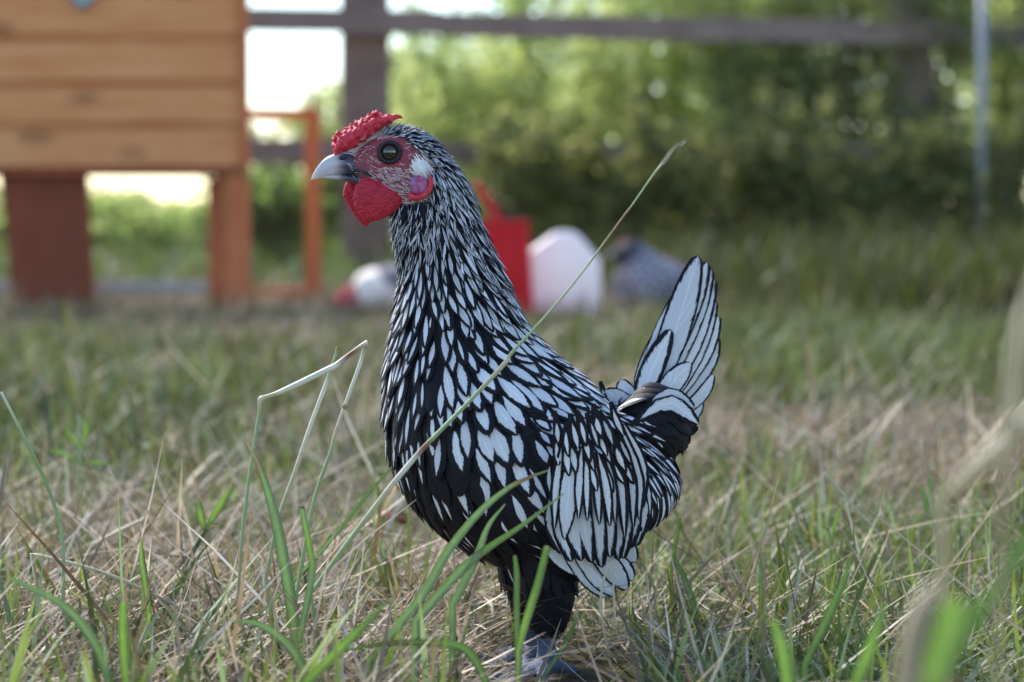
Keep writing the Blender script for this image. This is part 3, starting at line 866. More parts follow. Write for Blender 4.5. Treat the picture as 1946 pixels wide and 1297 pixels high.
n1 = t.noise(t.pos(), 900, 4); n2 = t.noise(t.pos(), 260, 3)
c = t.mix(t.math('MULTIPLY', t.step(n2, 0.35, 0.7), 0.35), a.outputs[0], t.mix(1.0, a.outputs[0], (0.55, 0.7, 0.85), 'MULTIPLY'))
skin = t.bsdf(c, 0.5, 0.4, bump=t.math('ADD', n1, n2), bstr=1.0, bdist=0.0014)
me.materials.append(skin)
hen_base = Vector((hp(1036, 1276, YN).x, YH, 0))
hen = thing('hen', hen_base, 'black and white laced hen with rose comb and red wattles standing sideways in the foreground', 'hen')
body = link(bpy.data.objects.new('body', me)); adopt(body, hen)

bvh = BVHTree.FromPolygons([Vector(v) for v in co], [tuple(p_.vertices) for p_ in me.polygons])

# ------------------------------------------------------------------ feather field: x, y, angle, length, width, vm, ul, stripe, white share
FIELD = np.array([
    (705, 252, -20, 12, 3.5, 1.1, .6, .0, .9), (740, 240, -5, 14, 4, 1.0, .5, .2, .8), (790, 250, 20, 16, 4.5, .95, .5, .2, .78), (840, 285, 45, 22, 5.5, .9, .5, .3, .9),
    (800, 290, 30, 16, 4, .8, .5, .5, .7), (850, 330, 68, 30, 5.5, .9, .5, .9, 1), (835, 380, 82, 34, 5, .9, .5, .9, 1), (780, 400, 95, 26, 4, .6, .5, .4, .6), (755, 420, 100, 26, 4, 1., .5, .4, .9),
    (880, 350, 62, 36, 6, .9, .5, 1, 1), (820, 440, 82, 44, 6, .9, .5, .9, 1), (770, 470, 95, 38, 6, .8, .5, .7, .9), (760, 500, 95, 40, 8, .72, .42, 0, .95),
    (880, 430, 66, 50, 8, .85, .5, .9, 1), (905, 440, 62, 54, 8, .8, .5, 1, 1), (840, 500, 78, 60, 12, .8, .42, .3, 1), (790, 520, 88, 56, 14, .72, .38, 0, 1),
    (910, 500, 62, 66, 11, .8, .45, .8, 1), (940, 530, 60, 72, 12, .8, .45, .7, 1), (880, 550, 68, 72, 16, .78, .4, .3, 1), (830, 570, 78, 72, 20, .70, .34, 0, 1),
    (775, 580, 98, 68, 18, .66, .33, 0, 1), (755, 640, 98, 70, 17, .64, .33, 0, 1), (800, 640, 88, 78, 19, .62, .33, 0, 1), (860, 640, 74, 84, 24, .70, .34, 0, 1),
    (920, 620, 58, 84, 24, .74, .36, 0, 1), (970, 590, 52, 80, 18, .76, .4, .4, 1), (975, 650, 42, 90, 25, .74, .36, 0, 1), (1040, 680, 34, 96, 24, .78, .38, 0, 1),
    (745, 720, 96, 80, 18, .62, .33, 0, 1), (790, 730, 88, 84, 20, .58, .33, 0, 1), (850, 720, 78, 90, 24, .64, .34, 0, .9), (900, 720, 68, 98, 34, .76, .36, 0, 1),
    (960, 730, 55, 100, 32, .78, .36, 0, 1), (740, 800, 92, 100, 20, .60, .36, 0, 1), (790, 820, 82, 90, 20, .45, .33, 0, .75), (840, 810, 80, 96, 32, .72, .34, 0, .8),
    (900, 800, 70, 110, 34, .78, .34, 0, 1), (970, 800, 62, 112, 33, .76, .36, 0, 1), (880, 880, 70, 110, 30, .74, .34, 0, .8), (960, 890, 58, 116, 32, .68, .34, 0, 1),
    (1010, 930, 50, 110, 30, .62, .34, 0, .85), (990, 980, 42, 110, 28, .50, .34, 0, .55),
    (770, 900, 70, 84, 18, .3, .3, 0, .12), (820, 950, 58, 84, 18, .25, .3, 0, .10), (880, 990, 48, 84, 18, .25, .3, 0, .1), (950, 1030, 50, 80, 18, .2, .3, 0, .03),
    (830, 890, 72, 90, 22, .35, .3, 0, .3), (1040, 1020, 60, 80, 18, .2, .3, 0, .02), (1030, 1100, 88, 44, 14, .1, .3, 0, 0), (1040, 1160, 90, 32, 12, .1, .3, 0, 0), (1040, 1190, 90, 20, 10, .1, .3, 0, 0),
    (1010, 780, 50, 70, 22, .76, .36, 0, 1), (1030, 820, 60, 60, 22, .76, .36, 0, 1), (1060, 760, 38, 76, 24, .78, .38, 0, 1), (1100, 740, 35, 96, 26, .82, .4, 0, 1),
    (1080, 820, 60, 56, 17, .72, .38, 0, 1), (1060, 880, 72, 62, 19, .70, .38, 0, 1), (1110, 880, 72, 58, 15, .66, .4, 0, 1), (1150, 850, 56, 56, 14, .66, .4, 0, 1),
    (1150, 790, 38, 90, 22, .8, .4, 0, 1), (1180, 810, 42, 86, 15, .76, .42, 0, 1), (1210, 830, 48, 80, 14, .76, .42, 0, 1), (1170, 900, 72, 64, 13, .68, .42, 0, 1),
    (1215, 880, 64, 76, 14, .72, .42, 0, 1), (1250, 870, 62, 80, 14, .76, .42, 0, 1), (1270, 900, 76, 84, 18, .78, .42, 0, 1), (1250, 930, 86, 84, 18, .70, .42, 0, 1),
    (1285, 930, 92, 80, 18, .8, .42, 0, 1), (1230, 960, 95, 80, 16, .68, .4, 0, .9), (1130, 980, 85, 70, 16, .66, .4, 0, 1),
    (1220, 790, 20, 60, 14, .2, .3, 0, .05), (1270, 800, 40, 60, 14, .2, .3, 0, .03), (1290, 840, 75, 50, 14, .2, .3, 0, .1),
], float)
_f = FIELD
_nk = (_f[:, 1] > 440) & (_f[:, 1] < 860) & (_f[:, 0] < 845)
_f[_nk, 5] *= 0.68
_cv = (_f[:, 0] > 1000) & (_f[:, 1] > 780)
_f[_cv, 5] *= 0.60
_f[:, 5] *= 0.93
_f[_cv, 6] *= 0.9
def field(x, y):
    d2 = (FIELD[:, 0] - x) ** 2 + (FIELD[:, 1] - y) ** 2
    w = 1.0 / (d2 + 120.0) ** 1.7
    w /= w.sum()
    a_ = np.radians(FIELD[:, 2])
    r_ = w @ FIELD[:, 3:]
    return float(math.atan2((w * np.sin(a_)).sum(), (w * np.cos(a_)).sum())), r_

me.calc_loop_triangles()
tri = np.array([tuple(q_.vertices) for q_ in me.loop_triangles]); A_, B_, C_ = co[tri[:, 0]], co[tri[:, 1]], co[tri[:, 2]]
area = 0.5 * np.linalg.norm(np.cross(B_ - A_, C_ - A_), axis=1); cen = (A_ + B_ + C_) / 3
# coarse density from the field
wt = np.zeros(len(tri)); cache = {}
for i in range(len(tri)):
    yy = cen[i, 1] if cen[i, 1] < YH else 2 * YH - cen[i, 1]
    x, y = proj(Vector((cen[i, 0], yy, cen[i, 2])))
    if y > 1182: continue
    k = (int(x / 8), int(y / 8))
    if k not in cache:
        _, r_ = field(x, y); cache[k] = 1.0 / (r_[0] * r_[1])
    wt[i] = area[i] * cache[k]
idx = RNG.choice(len(tri), 90000, p=wt / wt.sum())
uv = RNG.uniform(0, 1, (len(idx), 2)); fl_ = uv.sum(1) > 1; uv[fl_] = 1 - uv[fl_]
PT = A_[idx] + (B_[idx] - A_[idx]) * uv[:, :1] + (C_[idx] - A_[idx]) * uv[:, 1:]

BLACKTAIL = [(1176, 772), (1210, 720), (1330, 730), (1330, 850), (1285, 842), (1250, 812), (1205, 788)]
plume = {k: MB() for k in ('head_feathers', 'neck_feathers', 'breast_feathers', 'back_feathers', 'thigh_feathers', 'wing_coverts')}
grid = {}; CELL = 0.012; count = 0
SMALL_US = [0, .3, .6, .85, 1.0]
for P_ in PT:
    P_ = Vector(P_)
    yy = P_.y if P_.y < YH else 2 * YH - P_.y
    x, y = proj(Vector((P_.x, yy, P_.z)))
    if inpoly(x, y, FACE): continue
    if x < 722 and y < 420: continue
    an, r_ = field(x, y)
    L, Wd, vm, ul, stripe, share = r_
    if Wd < 9.5 and y > 300: Wd *= 0.95; L *= 1.15; stripe *= 0.7
    loc_, nrm, _, _ = bvh.find_nearest(P_)
    d = Vector((math.cos(an), 0, -math.sin(an)))
    d = (d - nrm * d.dot(nrm))
    if d.length < 0.2: continue
    d.normalize(); s_ = nrm.cross(d)
    la = L * PX * 0.36; lb = Wd * PX * 0.60
    key = (int(P_.x / CELL), int(P_.y / CELL), int(P_.z / CELL)); ok = True
    for i in (-1, 0, 1):
        for j in (-1, 0, 1):
            for k in (-1, 0, 1):
                for q_ in grid.get((key[0] + i, key[1] + j, key[2] + k), ()):
                    e = P_ - q_
                    if (e.dot(d) / la) ** 2 + (e.dot(s_) / lb) ** 2 + (e.dot(nrm) / 0.004) ** 2 < 1: ok = False; break
                if not ok: break
            if not ok: break
        if not ok: break
    if not ok: continue
    grid.setdefault(key, []).append(P_)
    count += 1
    thin = Wd < 9.5
    us = SMALL_US if thin else US
    sz_ = random.uniform(0.8, 1.2); Lm = L * PX * sz_ * random.uniform(0.92, 1.08); Wm = Wd * PX * sz_
    jit = random.gauss(0, 0.24 if thin else 0.13)
    d = (d * math.cos(jit) + s_ * math.sin(jit)).normalized()
    # march along the body
    C, N = [], []
    cur = P_.copy(); up_ = 0.0; prev = 0
    lift = (0.0014 if y > 1080 else 0.0028 if thin else 0.0040) * random.uniform(0.8, 1.25)
    for u in us:
        cur = cur + d * (Lm * (u - prev)); prev = u
        l2, n2_, _, _ = bvh.find_nearest(cur)
        if (cur - l2).length < 0.004: cur = l2
        nn_ = (n2_ * 0.6 + nrm * 0.4).normalized()
        d = (d - nn_ * d.dot(nn_)).normalized()
        C.append(cur + nn_ * (0.0004 + lift * u)); N.append(nn_)
    white_ok = random.random() < share and not inpoly(x, y, BLACKTAIL)
    if random.random() < 0.10: vm *= 0.5; ul *= 0.75
    v_ = vm * random.uniform(0.6, 1.05) if thin else min(max(vm * random.uniform(0.72, 1.0), 0.08), 0.77 if Wd < 23 else 0.82) if white_ok else 0.03
    if not white_ok: ul = 0.01
    if y > 1030: grp = 'thigh_feathers'
    elif y < 420 and x < 835 and y < 430: grp = 'head_feathers'
    elif y < 640: grp = 'neck_feathers'
    elif 1020 < x < 1235 and y > 790 + (x - 1020) * 0.25: grp = 'wing_coverts'
    elif x > 1010 : grp = 'back_feathers'
    else: grp = 'breast_feathers'
    add_feather(plume[grp], C, N, Wm * (1.1 if thin else 1.2), v_, ul * random.uniform(0.9, 1.1), -1.0 if not white_ok else 0.56 if not thin else 0.5, stripe if random.random() < 0.8 else 0,
                0.75 if thin else random.uniform(0.15, 0.6), 0.22, 3 if thin else 5, us)
print('FEATHERS', count)

# ------------------------------------------------------------------ explicit large feathers
def wing_depth(x, y):
    return 0.066 - 0.018 * ((x - 1110) / 130.0) ** 2 - 0.010 * max(0, (y - 980) / 150.0) ** 1.5

def big_feather(mb, pts, wpx, order, depth, vm=0.84, ul=0.46, uc=0.5, point=0.25, arch=0.12, mirror=True, gap=0.0007, lop=0.0, Yc=YH):
    """pts: pixel polyline root..tip; depth(x,y) gives how far in front of the middle plane"""
    if mirror:
        jx, jy, kx, ky = [random.gauss(0, 2.4) for _ in range(4)]
        pts = [(pts[0][0] + jx, pts[0][1] + jy)] + [(p_[0] + kx, p_[1] + ky) for p_ in pts[1:-1]] + [(pts[-1][0] + kx, pts[-1][1] + jy * 1.5)]
        wpx = wpx * random.uniform(0.9, 1.08)
    cc = curve_pts(pts, 40)
    fine = [Vector(hp(c[0], c[1], Yc)) for c in cc]
    C = []
    for i, u in enumerate(US):
        c = cc[int(round(u * 40))]
        Y = Yc - depth(c[0], c[1]) - order * gap - 0.001 * u
        C.append(hp(c[0], c[1], Y))
    N = []
    for i in range(len(C)):
        T = (C[min(i + 1, len(C) - 1)] - C[max(i - 1, 0)]).normalized()
        nn_ = Vector((0, -1, 0)); nn_ = (nn_ - T * nn_.dot(T)).normalized(); N.append(nn_)
    add_feather(mb, C, N, wpx * PX * 1.02, vm, ul, uc, 0, point, arch, 7, US, lop)
    if mirror:
        C2 = [Vector((c.x, 2 * YH - c.y, c.z)) for c in C]; N2 = [Vector((n_.x, -n_.y, n_.z)) for n_ in N]
        add_feather(wing_far, C2, N2, wpx * PX, vm, ul, uc, 0, point, arch, 7, US, lop)

wing = MB(); wing_far = MB()
# primaries, lowest layer
for k, (pts, w_) in enumerate((
    ([(1036, 1040), (1070, 1064), (1110, 1090)], 26), ([(1060, 1010), (1110, 1080), (1154, 1131)], 30), ([(1080, 1010), (1126, 1078), (1168, 1130)], 30),
    ([(1150, 960), (1195, 1010), (1218, 1040)], 30), ([(1140, 980), (1185, 1040), (1214, 1076)], 32), ([(1120, 1000), (1170, 1065), (1206, 1100)], 32), ([(1102, 1010), (1150, 1072), (1191, 1120)], 32))):
    big_feather(wing, pts, w_ * 1.3, k * 1.0, lambda x, y: wing_depth(x, y) - 0.012, vm=0.84, ul=0.53, uc=0.46, point=0.12)
# secondaries
sec = [([(1214, 870), (1228, 950), (1214, 1016)], 24), ([(1200, 870), (1216, 960), (1206, 1036)], 25), ([(1186, 870), (1202, 965), (1196, 1048)], 26), ([(1170, 870), (1186, 970), (1184, 1058)], 26),
       ([(1154, 870), (1168, 975), (1171, 1064)], 27), ([(1138, 870), (1148, 975), (1156, 1069)], 28), ([(1122, 870), (1128, 975), (1140, 1072)], 28),
       ([(1108, 870), (1106, 975), (1123, 1070)], 28), ([(1094, 880), (1086, 980), (1106, 1068)], 28), ([(1080, 890), (1066, 985), (1088, 1064)], 28), ([(1068, 890), (1050, 980), (1068, 1050)], 26)]
for k, (pts, w_) in enumerate(sec):
    big_feather(wing, pts, w_ * 1.25, k * 0.8, lambda x, y: wing_depth(x, y) - 0.004, vm=0.76, ul=0.50, uc=0.46, point=0.1)
# greater coverts
gc = [([(1182, 800), (1218, 880), (1222, 958)], 22), ([(1178, 810), (1212, 900), (1214, 990)], 22), ([(1168, 820), (1198, 900), (1203, 1010)], 22),
      ([(1160, 840), (1182, 920), (1190, 1022)], 22), ([(1150, 860), (1168, 930), (1172, 1000)], 20), ([(1136, 860), (1150, 930), (1157, 998)], 20),
      ([(1122, 860), (1134, 930), (1138, 998)], 20), ([(1112, 850), (1118, 920), (1119, 992)], 19), ([(1100, 850), (1102, 920), (1101, 988)], 20),
      ([(1082, 880), (1086, 940), (1078, 1026)], 36), ([(1064, 850), (1058, 920), (1054, 1010)], 22)]
for k, (pts, w_) in enumerate(gc):
    big_feather(wing, pts, w_, k * 0.6, lambda x, y: wing_depth(x, y) + 0.004, vm=random.uniform(.42, .60) if w_ < 30 else 0.82, ul=0.48, uc=0.5, point=0.5)
# median coverts, short laced
rr = random.Random(3)
for row, (y0, n_, L_) in enumerate(((900, 9, 62), (862, 9, 60), (826, 8, 58))):
    for i in range(n_):
        x0 = 1050 + i * 17 + (row % 2) * 8 + rr.uniform(-7, 7) + row * 3
        y1 = y0 + rr.uniform(-14, 14) + (i - 4) * -2 + 0.0012 * (x0 - 1110) ** 2
        dx = (x0 - 1060) * 0.13 + 4
        big_feather(wing, [(x0 - dx * 1.0, y1 - L_ * .8), (x0 - dx * .3, y1 - L_ * 0.2), (x0 + dx * .5, y1 + L_ * .35)], rr.uniform(15, 20), 14 + row * 4 + (i % 2) * 1.5,
                    lambda x, y: wing_depth(x, y) - 0.001, vm=rr.uniform(.30, .56), ul=rr.uniform(.22, .36), uc=0.62, point=0.5, arch=0.2, gap=0.0005)
# ------------------------------------------------------------------ tail
tail = MB()
TD = lambda x, y: -0.012 - (1.0 - (y - 480) / 330.0) * 0.02
TF = [([(1235, 805), (1190, 768), (1150, 742)], 34, 6, .9), ([(1228, 800), (1196, 760), (1180, 722)], 36, 4, .9), ([(1230, 800), (1222, 730), (1258, 620)], 36, -2, .9), ([(1212, 790), (1236, 690), (1282, 560)], 28, -1, .93),
      ([(1256, 812), (1310, 790), (1330, 748)], 34, -16, .86), ([(1256, 812), (1322, 760), (1356, 712)], 30, -14, .84), ([(1252, 805), (1330, 710), (1364, 640)], 38, -12, .84), ([(1250, 800), (1325, 690), (1366, 600)], 38, -10, .84),
      ([(1246, 795), (1310, 690), (1360, 570)], 40, -8, .86), ([(1240, 790), (1305, 670), (1358, 530)], 44, -6, .86), ([(1232, 788), (1295, 650), (1352, 510)], 46, -4, .87), ([(1226, 784), (1284, 640), (1344, 498)], 50, -2, .88),
      ([(1222, 785), (1276, 650), (1327, 486)], 55, 0, .87)]
for pts, w_, od, vm in TF:
    big_feather(tail, pts, w_ * 1.06, od, TD, vm=vm * 0.985, ul=0.53, uc=0.46, point=0.06, arch=0.10, mirror=False, gap=0.0011)
for pts, w_, od, vm in (([(1205, 800), (1232, 720), (1275, 626)], 46, 2, .72), ([(1238, 812), (1270, 740), (1312, 690)], 44, 3, .84), ([(1215, 800), (1268, 752), (1320, 775)], 30, 25, .80), ([(1205, 806), (1270, 766), (1328, 806)], 32, 27, .78)):
    big_feather(tail, pts, w_, od, TD, vm=vm, ul=0.44, uc=0.56, point=0.15, arch=0.14, mirror=False, gap=0.0012)
# black fluff at the tail root
for i in range(75):
    f = rr.uniform(0, 1); x0 = 1203 + 60 * f + rr.uniform(-8, 8); y0 = 808 + 22 * f + rr.uniform(-10, 14)
    if rr.random() < 0.35: dx, dy = rr.uniform(12, 30), rr.uniform(-40, -24)
    else: dx, dy = rr.uniform(34, 66), rr.uniform(-22, 16)
    for sg in (1,):
        big_feather(tail, [(x0, y0), (x0 + dx * .6, y0 + dy * .6 - 3), (x0 + dx, y0 + dy)], rr.uniform(20, 34), 6 + rr.uniform(0, 5), TD, vm=0.03, ul=.01, uc=-1.0, point=0.6, arch=0.05, mirror=False, gap=0.0013)

for k, m_ in plume.items():
    if m_.v: m_.build(k, feather_mat, hen)
wing.build('wing', feather_mat, hen)
wing_far.build('wing', feather_mat, hen)
tail.build('tail', feather_mat, hen)

# ------------------------------------------------------------------ head details
flesh = NT('red_comb_flesh'); p = flesh.pos()
n1 = flesh.noise(p, 420, 4); n2 = flesh.noise(p, 1500, 3)
fc_ = flesh.mix(flesh.step(n1, 0.3, 0.7), (0.50, 0.018, 0.045), (0.66, 0.055, 0.085))
flesh_mat = flesh.bsdf(fc_, 0.55, 0.35, bump=flesh.math('ADD', n1, flesh.math('MULTIPLY', n2, .6)), bstr=0.8, bdist=0.0009, Subsurface_Weight=0.25, Subsurface_Scale=0.002, Subsurface_Radius=(1.0, .25, .15))

def remeshed(mb, name, mat, parent, vox, it=3):
    o = mb.build('tmp', None)
    m_ = o.modifiers.new('r', 'REMESH'); m_.mode = 'VOXEL'; m_.voxel_size = vox
    m2_ = o.modifiers.new('s', 'SMOOTH'); m2_.factor = 0.5; m2_.iterations = it
    dg_ = bpy.context.evaluated_depsgraph_get()
    me_ = bpy.data.meshes.new_from_object(o.evaluated_get(dg_)); bpy.data.objects.remove(o)
    me_.name = name; me_.polygons.foreach_set('use_smooth', [True] * len(me_.polygons))
    me_.materials.clear(); me_.materials.append(mat)
    o = link(bpy.data.objects.new(name, me_)); adopt(o, parent); return o

# rose comb
cb = MB(); r3 = random.Random(11)
base_pts = [(642, 284, 11), (653, 274, 17), (668, 264, 21), (684, 254, 21), (700, 244, 19), (715, 236, 16), (729, 232, 12), (741, 229, 8)]
for (x, y, r_) in base_pts:
    c = hp(x, y, YH)
    cb.ball(c, (r_ * PX * 0.9, (11 + r_ * .35) * PX * 1.1, r_ * PX * 0.9), 12, 8)
cb.tube([hp(x, y, YH) for x, y in ((722, 232), (738, 227), (752, 222), (760, 222), (766, 225))], [8 * PX, 7 * PX, 5.5 * PX, 3.8 * PX, 1.2 * PX], 10)
knobs = 0
while knobs < 210:
    i = r3.randrange(len(base_pts) - 1); f = r3.random()
    x, y, r_ = [base_pts[i][k] * (1 - f) + base_pts[i + 1][k] * f for k in range(3)]
    a_ = r3.uniform(-2.9, -0.2)     # above and around
    ph = r3.uniform(-1.35, 1.35)
    rad = r_ * r3.uniform(0.86, 1.06)
    c = hp(x + rad * math.cos(a_) * math.cos(ph) * 0.8, y + rad * math.sin(a_) * math.cos(ph), YH - math.sin(ph) * (13 + r_ * .35) * PX)
    q_ = r3.uniform(2.4, 5.0) * PX
    cb.ball(c, (q_, q_, q_ * 1.25), 8, 6); knobs += 1
for (x, y) in ((634, 262), (633, 274), (637, 290), (646, 296), (641, 252), (655, 246), (668, 238), (676, 232), (689, 226), (700, 219), (709, 214), (716, 212), (724, 216), (732, 221), (646, 286)):
    for dy_ in (-3.2, 0, 3.2):
        cb.ball(hp(x + r3.uniform(-1.5, 1.5), y + r3.uniform(-1, 2) + abs(dy_), YH + dy_ * 2.2 * PX), 3.9 * PX, 8, 6)
remeshed(cb, 'comb', flesh_mat, hen, 0.00046, 4)

# wattles
def slab(mb, outline, Yc_, th, bulge=0.0, n=48):
    P = curve_pts([tuple(o_) for o_ in outline] + [outline[0]], n)[:-1]
    cx0 = sum(p_[0] for p_ in P) / n; cy0 = sum(p_[1] for p_ in P) / n
    rings = []
    for s, y_ in ((.0, th + bulge), (.35, th + bulge * .95), (.65, th + bulge * .7), (.85, th + bulge * .3), (.95, th * .85), (1.0, th * .3), (1.0, -th * .3), (.95, -th * .8), (.6, -th), (0.0, -th)):
        rings.append([hp(cx0 + (p_[0] - cx0) * s, cy0 + (p_[1] - cy0) * s, Yc_ - y_) for p_ in P])
    vs = [v for r_ in rings for v in r_]
    mb.add(vs, [(i * n + k, i * n + (k + 1) % n, (i + 1) * n + (k + 1) % n, (i + 1) * n + k) for i in range(len(rings) - 1) for k in range(n)])
t = NT('wattle_flesh'); p = t.pos((1, 1, 2.2)); n1 = t.noise(p, 330, 5); n2 = t.noise(t.pos(), 90, 2)
wv = t.n("ShaderNodeTexWave", {'Scale': 190.0, 'Distortion': 9.0, 'Detail': 3.0}); t.set(wv.inputs['Vector'], t.pos((0.35, 0.3, 1)))
wc = t.mix(t.step(n1, 0.3, 0.75), (0.40, 0.010, 0.035), (0.56, 0.030, 0.062))
wattle_mat = t.bsdf(wc, 0.5, 0.35, bump=t.math('ADD', t.math('MULTIPLY', wv.outputs[0], .6), n1), bstr=0.9, bdist=0.0010, Subsurface_Weight=0.25, Subsurface_Scale=0.003, Subsurface_Radius=(1., .2, .1), trans=0.12, tcol=(0.9, 0.02, 0.03, 1))
w1 = MB(); slab(w1, [(676, 352), (692, 338), (716, 342), (742, 354), (760, 368), (767, 381), (752, 401), (730, 415), (708, 422), (690, 417), (678, 402), (671, 378)], YH - 0.0105, 0.0013, 0.0025)
w1.build('wattle', wattle_mat, hen)
w2 = MB(); slab(w2, [(656, 350), (664, 342), (684, 346), (706, 370), (712, 405), (699, 429), (690, 428), (674, 410), (661, 390), (652, 370)], YH + 0.0085, 0.0013, 0.001)
w2.build('wattle', wattle_mat, hen)

# beak
def beak_loft(mb, S, n=20):
    S = curve_pts(S, (len(S) - 1) * 4); vs = []
    for s in S:
        a_ = hp(s[0], s[1], YH); b_ = hp(s[2], s[3], YH); c = (a_ + b_) / 2; h = (a_ - b_) / 2
        for k in range(n):
            an = 2 * math.pi * k / n
            sn = math.sin(an); vs.append(c + h * math.cos(an) + Vector((0, max(s[4], 0.3) * PX * math.copysign(abs(sn) ** 0.85, sn), 0)))
    m_ = len(S)
    mb.add(vs, [(i * n + k, (i + 1) * n + k, (i + 1) * n + (k + 1) % n, i * n + (k + 1) % n) for i in range(m_ - 1) for k in range(n)] + [tuple(range(n))[::-1], tuple((m_ - 1) * n + k for k in range(n))])
t = NT('horn_beak')
bp = t.n("ShaderNodeNewGeometry"); sxyz = t.n("ShaderNodeSeparateXYZ", {0: bp.outputs['Position']})
xa, xb = hp(592, 340).x, hp(690, 340).x
fx = t.math('DIVIDE', t.math('SUBTRACT', sxyz.outputs[0], xa), xb - xa)
nb_ = t.noise(t.pos((3, 3, 10)), 60, 4)
fx2 = t.math('ADD', fx, t.math('MULTIPLY', t.math('SUBTRACT', nb_, 0.5), 0.22))
c = t.mix(t.step(fx2, 0.0, 0.16), (0.70, 0.64, 0.50), (0.50, 0.47, 0.53))
c = t.mix(t.step(fx2, 0.40, 0.72), c, (0.045, 0.043, 0.07))
beak_mat = t.bsdf(c, 0.28, 0.5, bump=nb_, bstr=0.15, bdist=0.0004)
bk = MB()
beak_loft(bk, [(682, 300, 694, 342, 19), (668, 293, 680, 339, 19), (650, 291, 664, 334, 17), (632, 294, 644, 334, 14), (616, 303, 625, 336, 10), (603, 318, 611, 339, 6.5), (595, 331, 599, 341, 3), (591, 341, 592, 343, .5)])
beak = bk.build('beak', beak_mat, hen)
bk = MB()
beak_loft(bk, [(694, 336, 690, 356, 15), (676, 334, 674, 350, 14), (656, 332, 654, 344, 11), (634, 333, 632, 341, 8), (614, 336, 613, 339, 4), (608, 337, 608, 338.5, .6)])
bk.build('lower_mandible', beak_mat, beak)
dark = simple('dark_horn', (0.018, 0.018, 0.028), 0.4, 0.4, 200, .3)
for sg in (-1, 1):
    m = MB(); m.ball(hp(652, 300, YH + sg * 0.0046), (8.5 * PX, 4 * PX, 4.5 * PX), 12, 8, Matrix.Rotation(math.radians(-8), 3, 'Y')); m.build('nostril', dark, beak)
    m = MB()   # gape: dark corner of the mouth
    m.tube(curve_pts([tuple(hp(x, y, YH + sg * dd_)) for x, y, dd_ in ((668, 325, 0.0056), (682, 324, 0.0068), (694, 328, 0.009), (703, 333, 0.0102), (709, 338, 0.0108))], 8), [3.2 * PX, 3.6 * PX, 4 * PX, 4 * PX, 4 * PX, 3.8 * PX, 3.2 * PX, 2 * PX, 1 * PX], 8)
    m.build('gape', dark, beak)

# eyes
def surf_y(x, y):
    r_ = ray(x, y).normalized()
    h_ = bvh.ray_cast(C0, r_)
    return h_[0] if h_[0] is not None else hp(x, y, YH - 0.013)
es = surf_y(741, 290)
t = NT('eye_ball')
tc = t.n("ShaderNodeTexCoord"); vsep = t.n("ShaderNodeSeparateXYZ", {0: tc.outputs['Object']})
rr_ = t.math('SQRT', t.math('ADD', t.math('POWER', vsep.outputs[0], 2.0), t.math('POWER', vsep.outputs[2], 2.0)))
ni = t.noise(tc.outputs['Object'], 900, 3)
iris = t.mix(ni, (0.022, 0.008, 0.004), (0.065, 0.024, 0.010))
c = t.mix(t.step(rr_, 9.6 * PX, 11 * PX), (0.002, 0.002, 0.003), iris)
c = t.mix(t.step(rr_, 14.0 * PX, 17 * PX), c, (0.012, 0.008, 0.008))
eye_mat = t.bsdf(c, 0.04, 0.6, Coat_Weight=1.0, Coat_Roughness=0.02)
lid = simple('dark_eyelid', (0.014, 0.010, 0.014), 0.5, 0.35, 400, 0.4, 0.5, 0.0005)
for sg in (1, -1):
    cy = es.y + 0.0030 if sg == 1 else 2 * YH - (es.y + 0.0030)
    cE = hp(741, 290, es.y + 0.0030); cE.y = cy
    m = MB(); m.ball((0, 0, 0), (20 * PX, 19 * PX, 20 * PX), 32, 24)
    me_ = m.mesh('eye'); me_.materials.append(eye_mat)
    o = link(bpy.data.objects.new('eye', me_)); o.location = cE; o.parent = hen; o.matrix_parent_inverse = Matrix.Translation(-hen_base)
    fy = (-0.0042 if sg == 1 else 0.0042)
    m = MB()
    ring_ = [(19.5 * PX * math.cos(2 * math.pi * k / 36), fy, 18.5 * PX * math.sin(2 * math.pi * k / 36)) for k in range(37)]
    m.tube(ring_, [4.6 * PX] * 37, 8)
    me_ = m.mesh('eyelid'); me_.materials.append(lid)
    o2 = link(bpy.data.objects.new('eyelid', me_)); o2.location = cE; o2.parent = hen; o2.matrix_parent_inverse = Matrix.Translation(-hen_base)

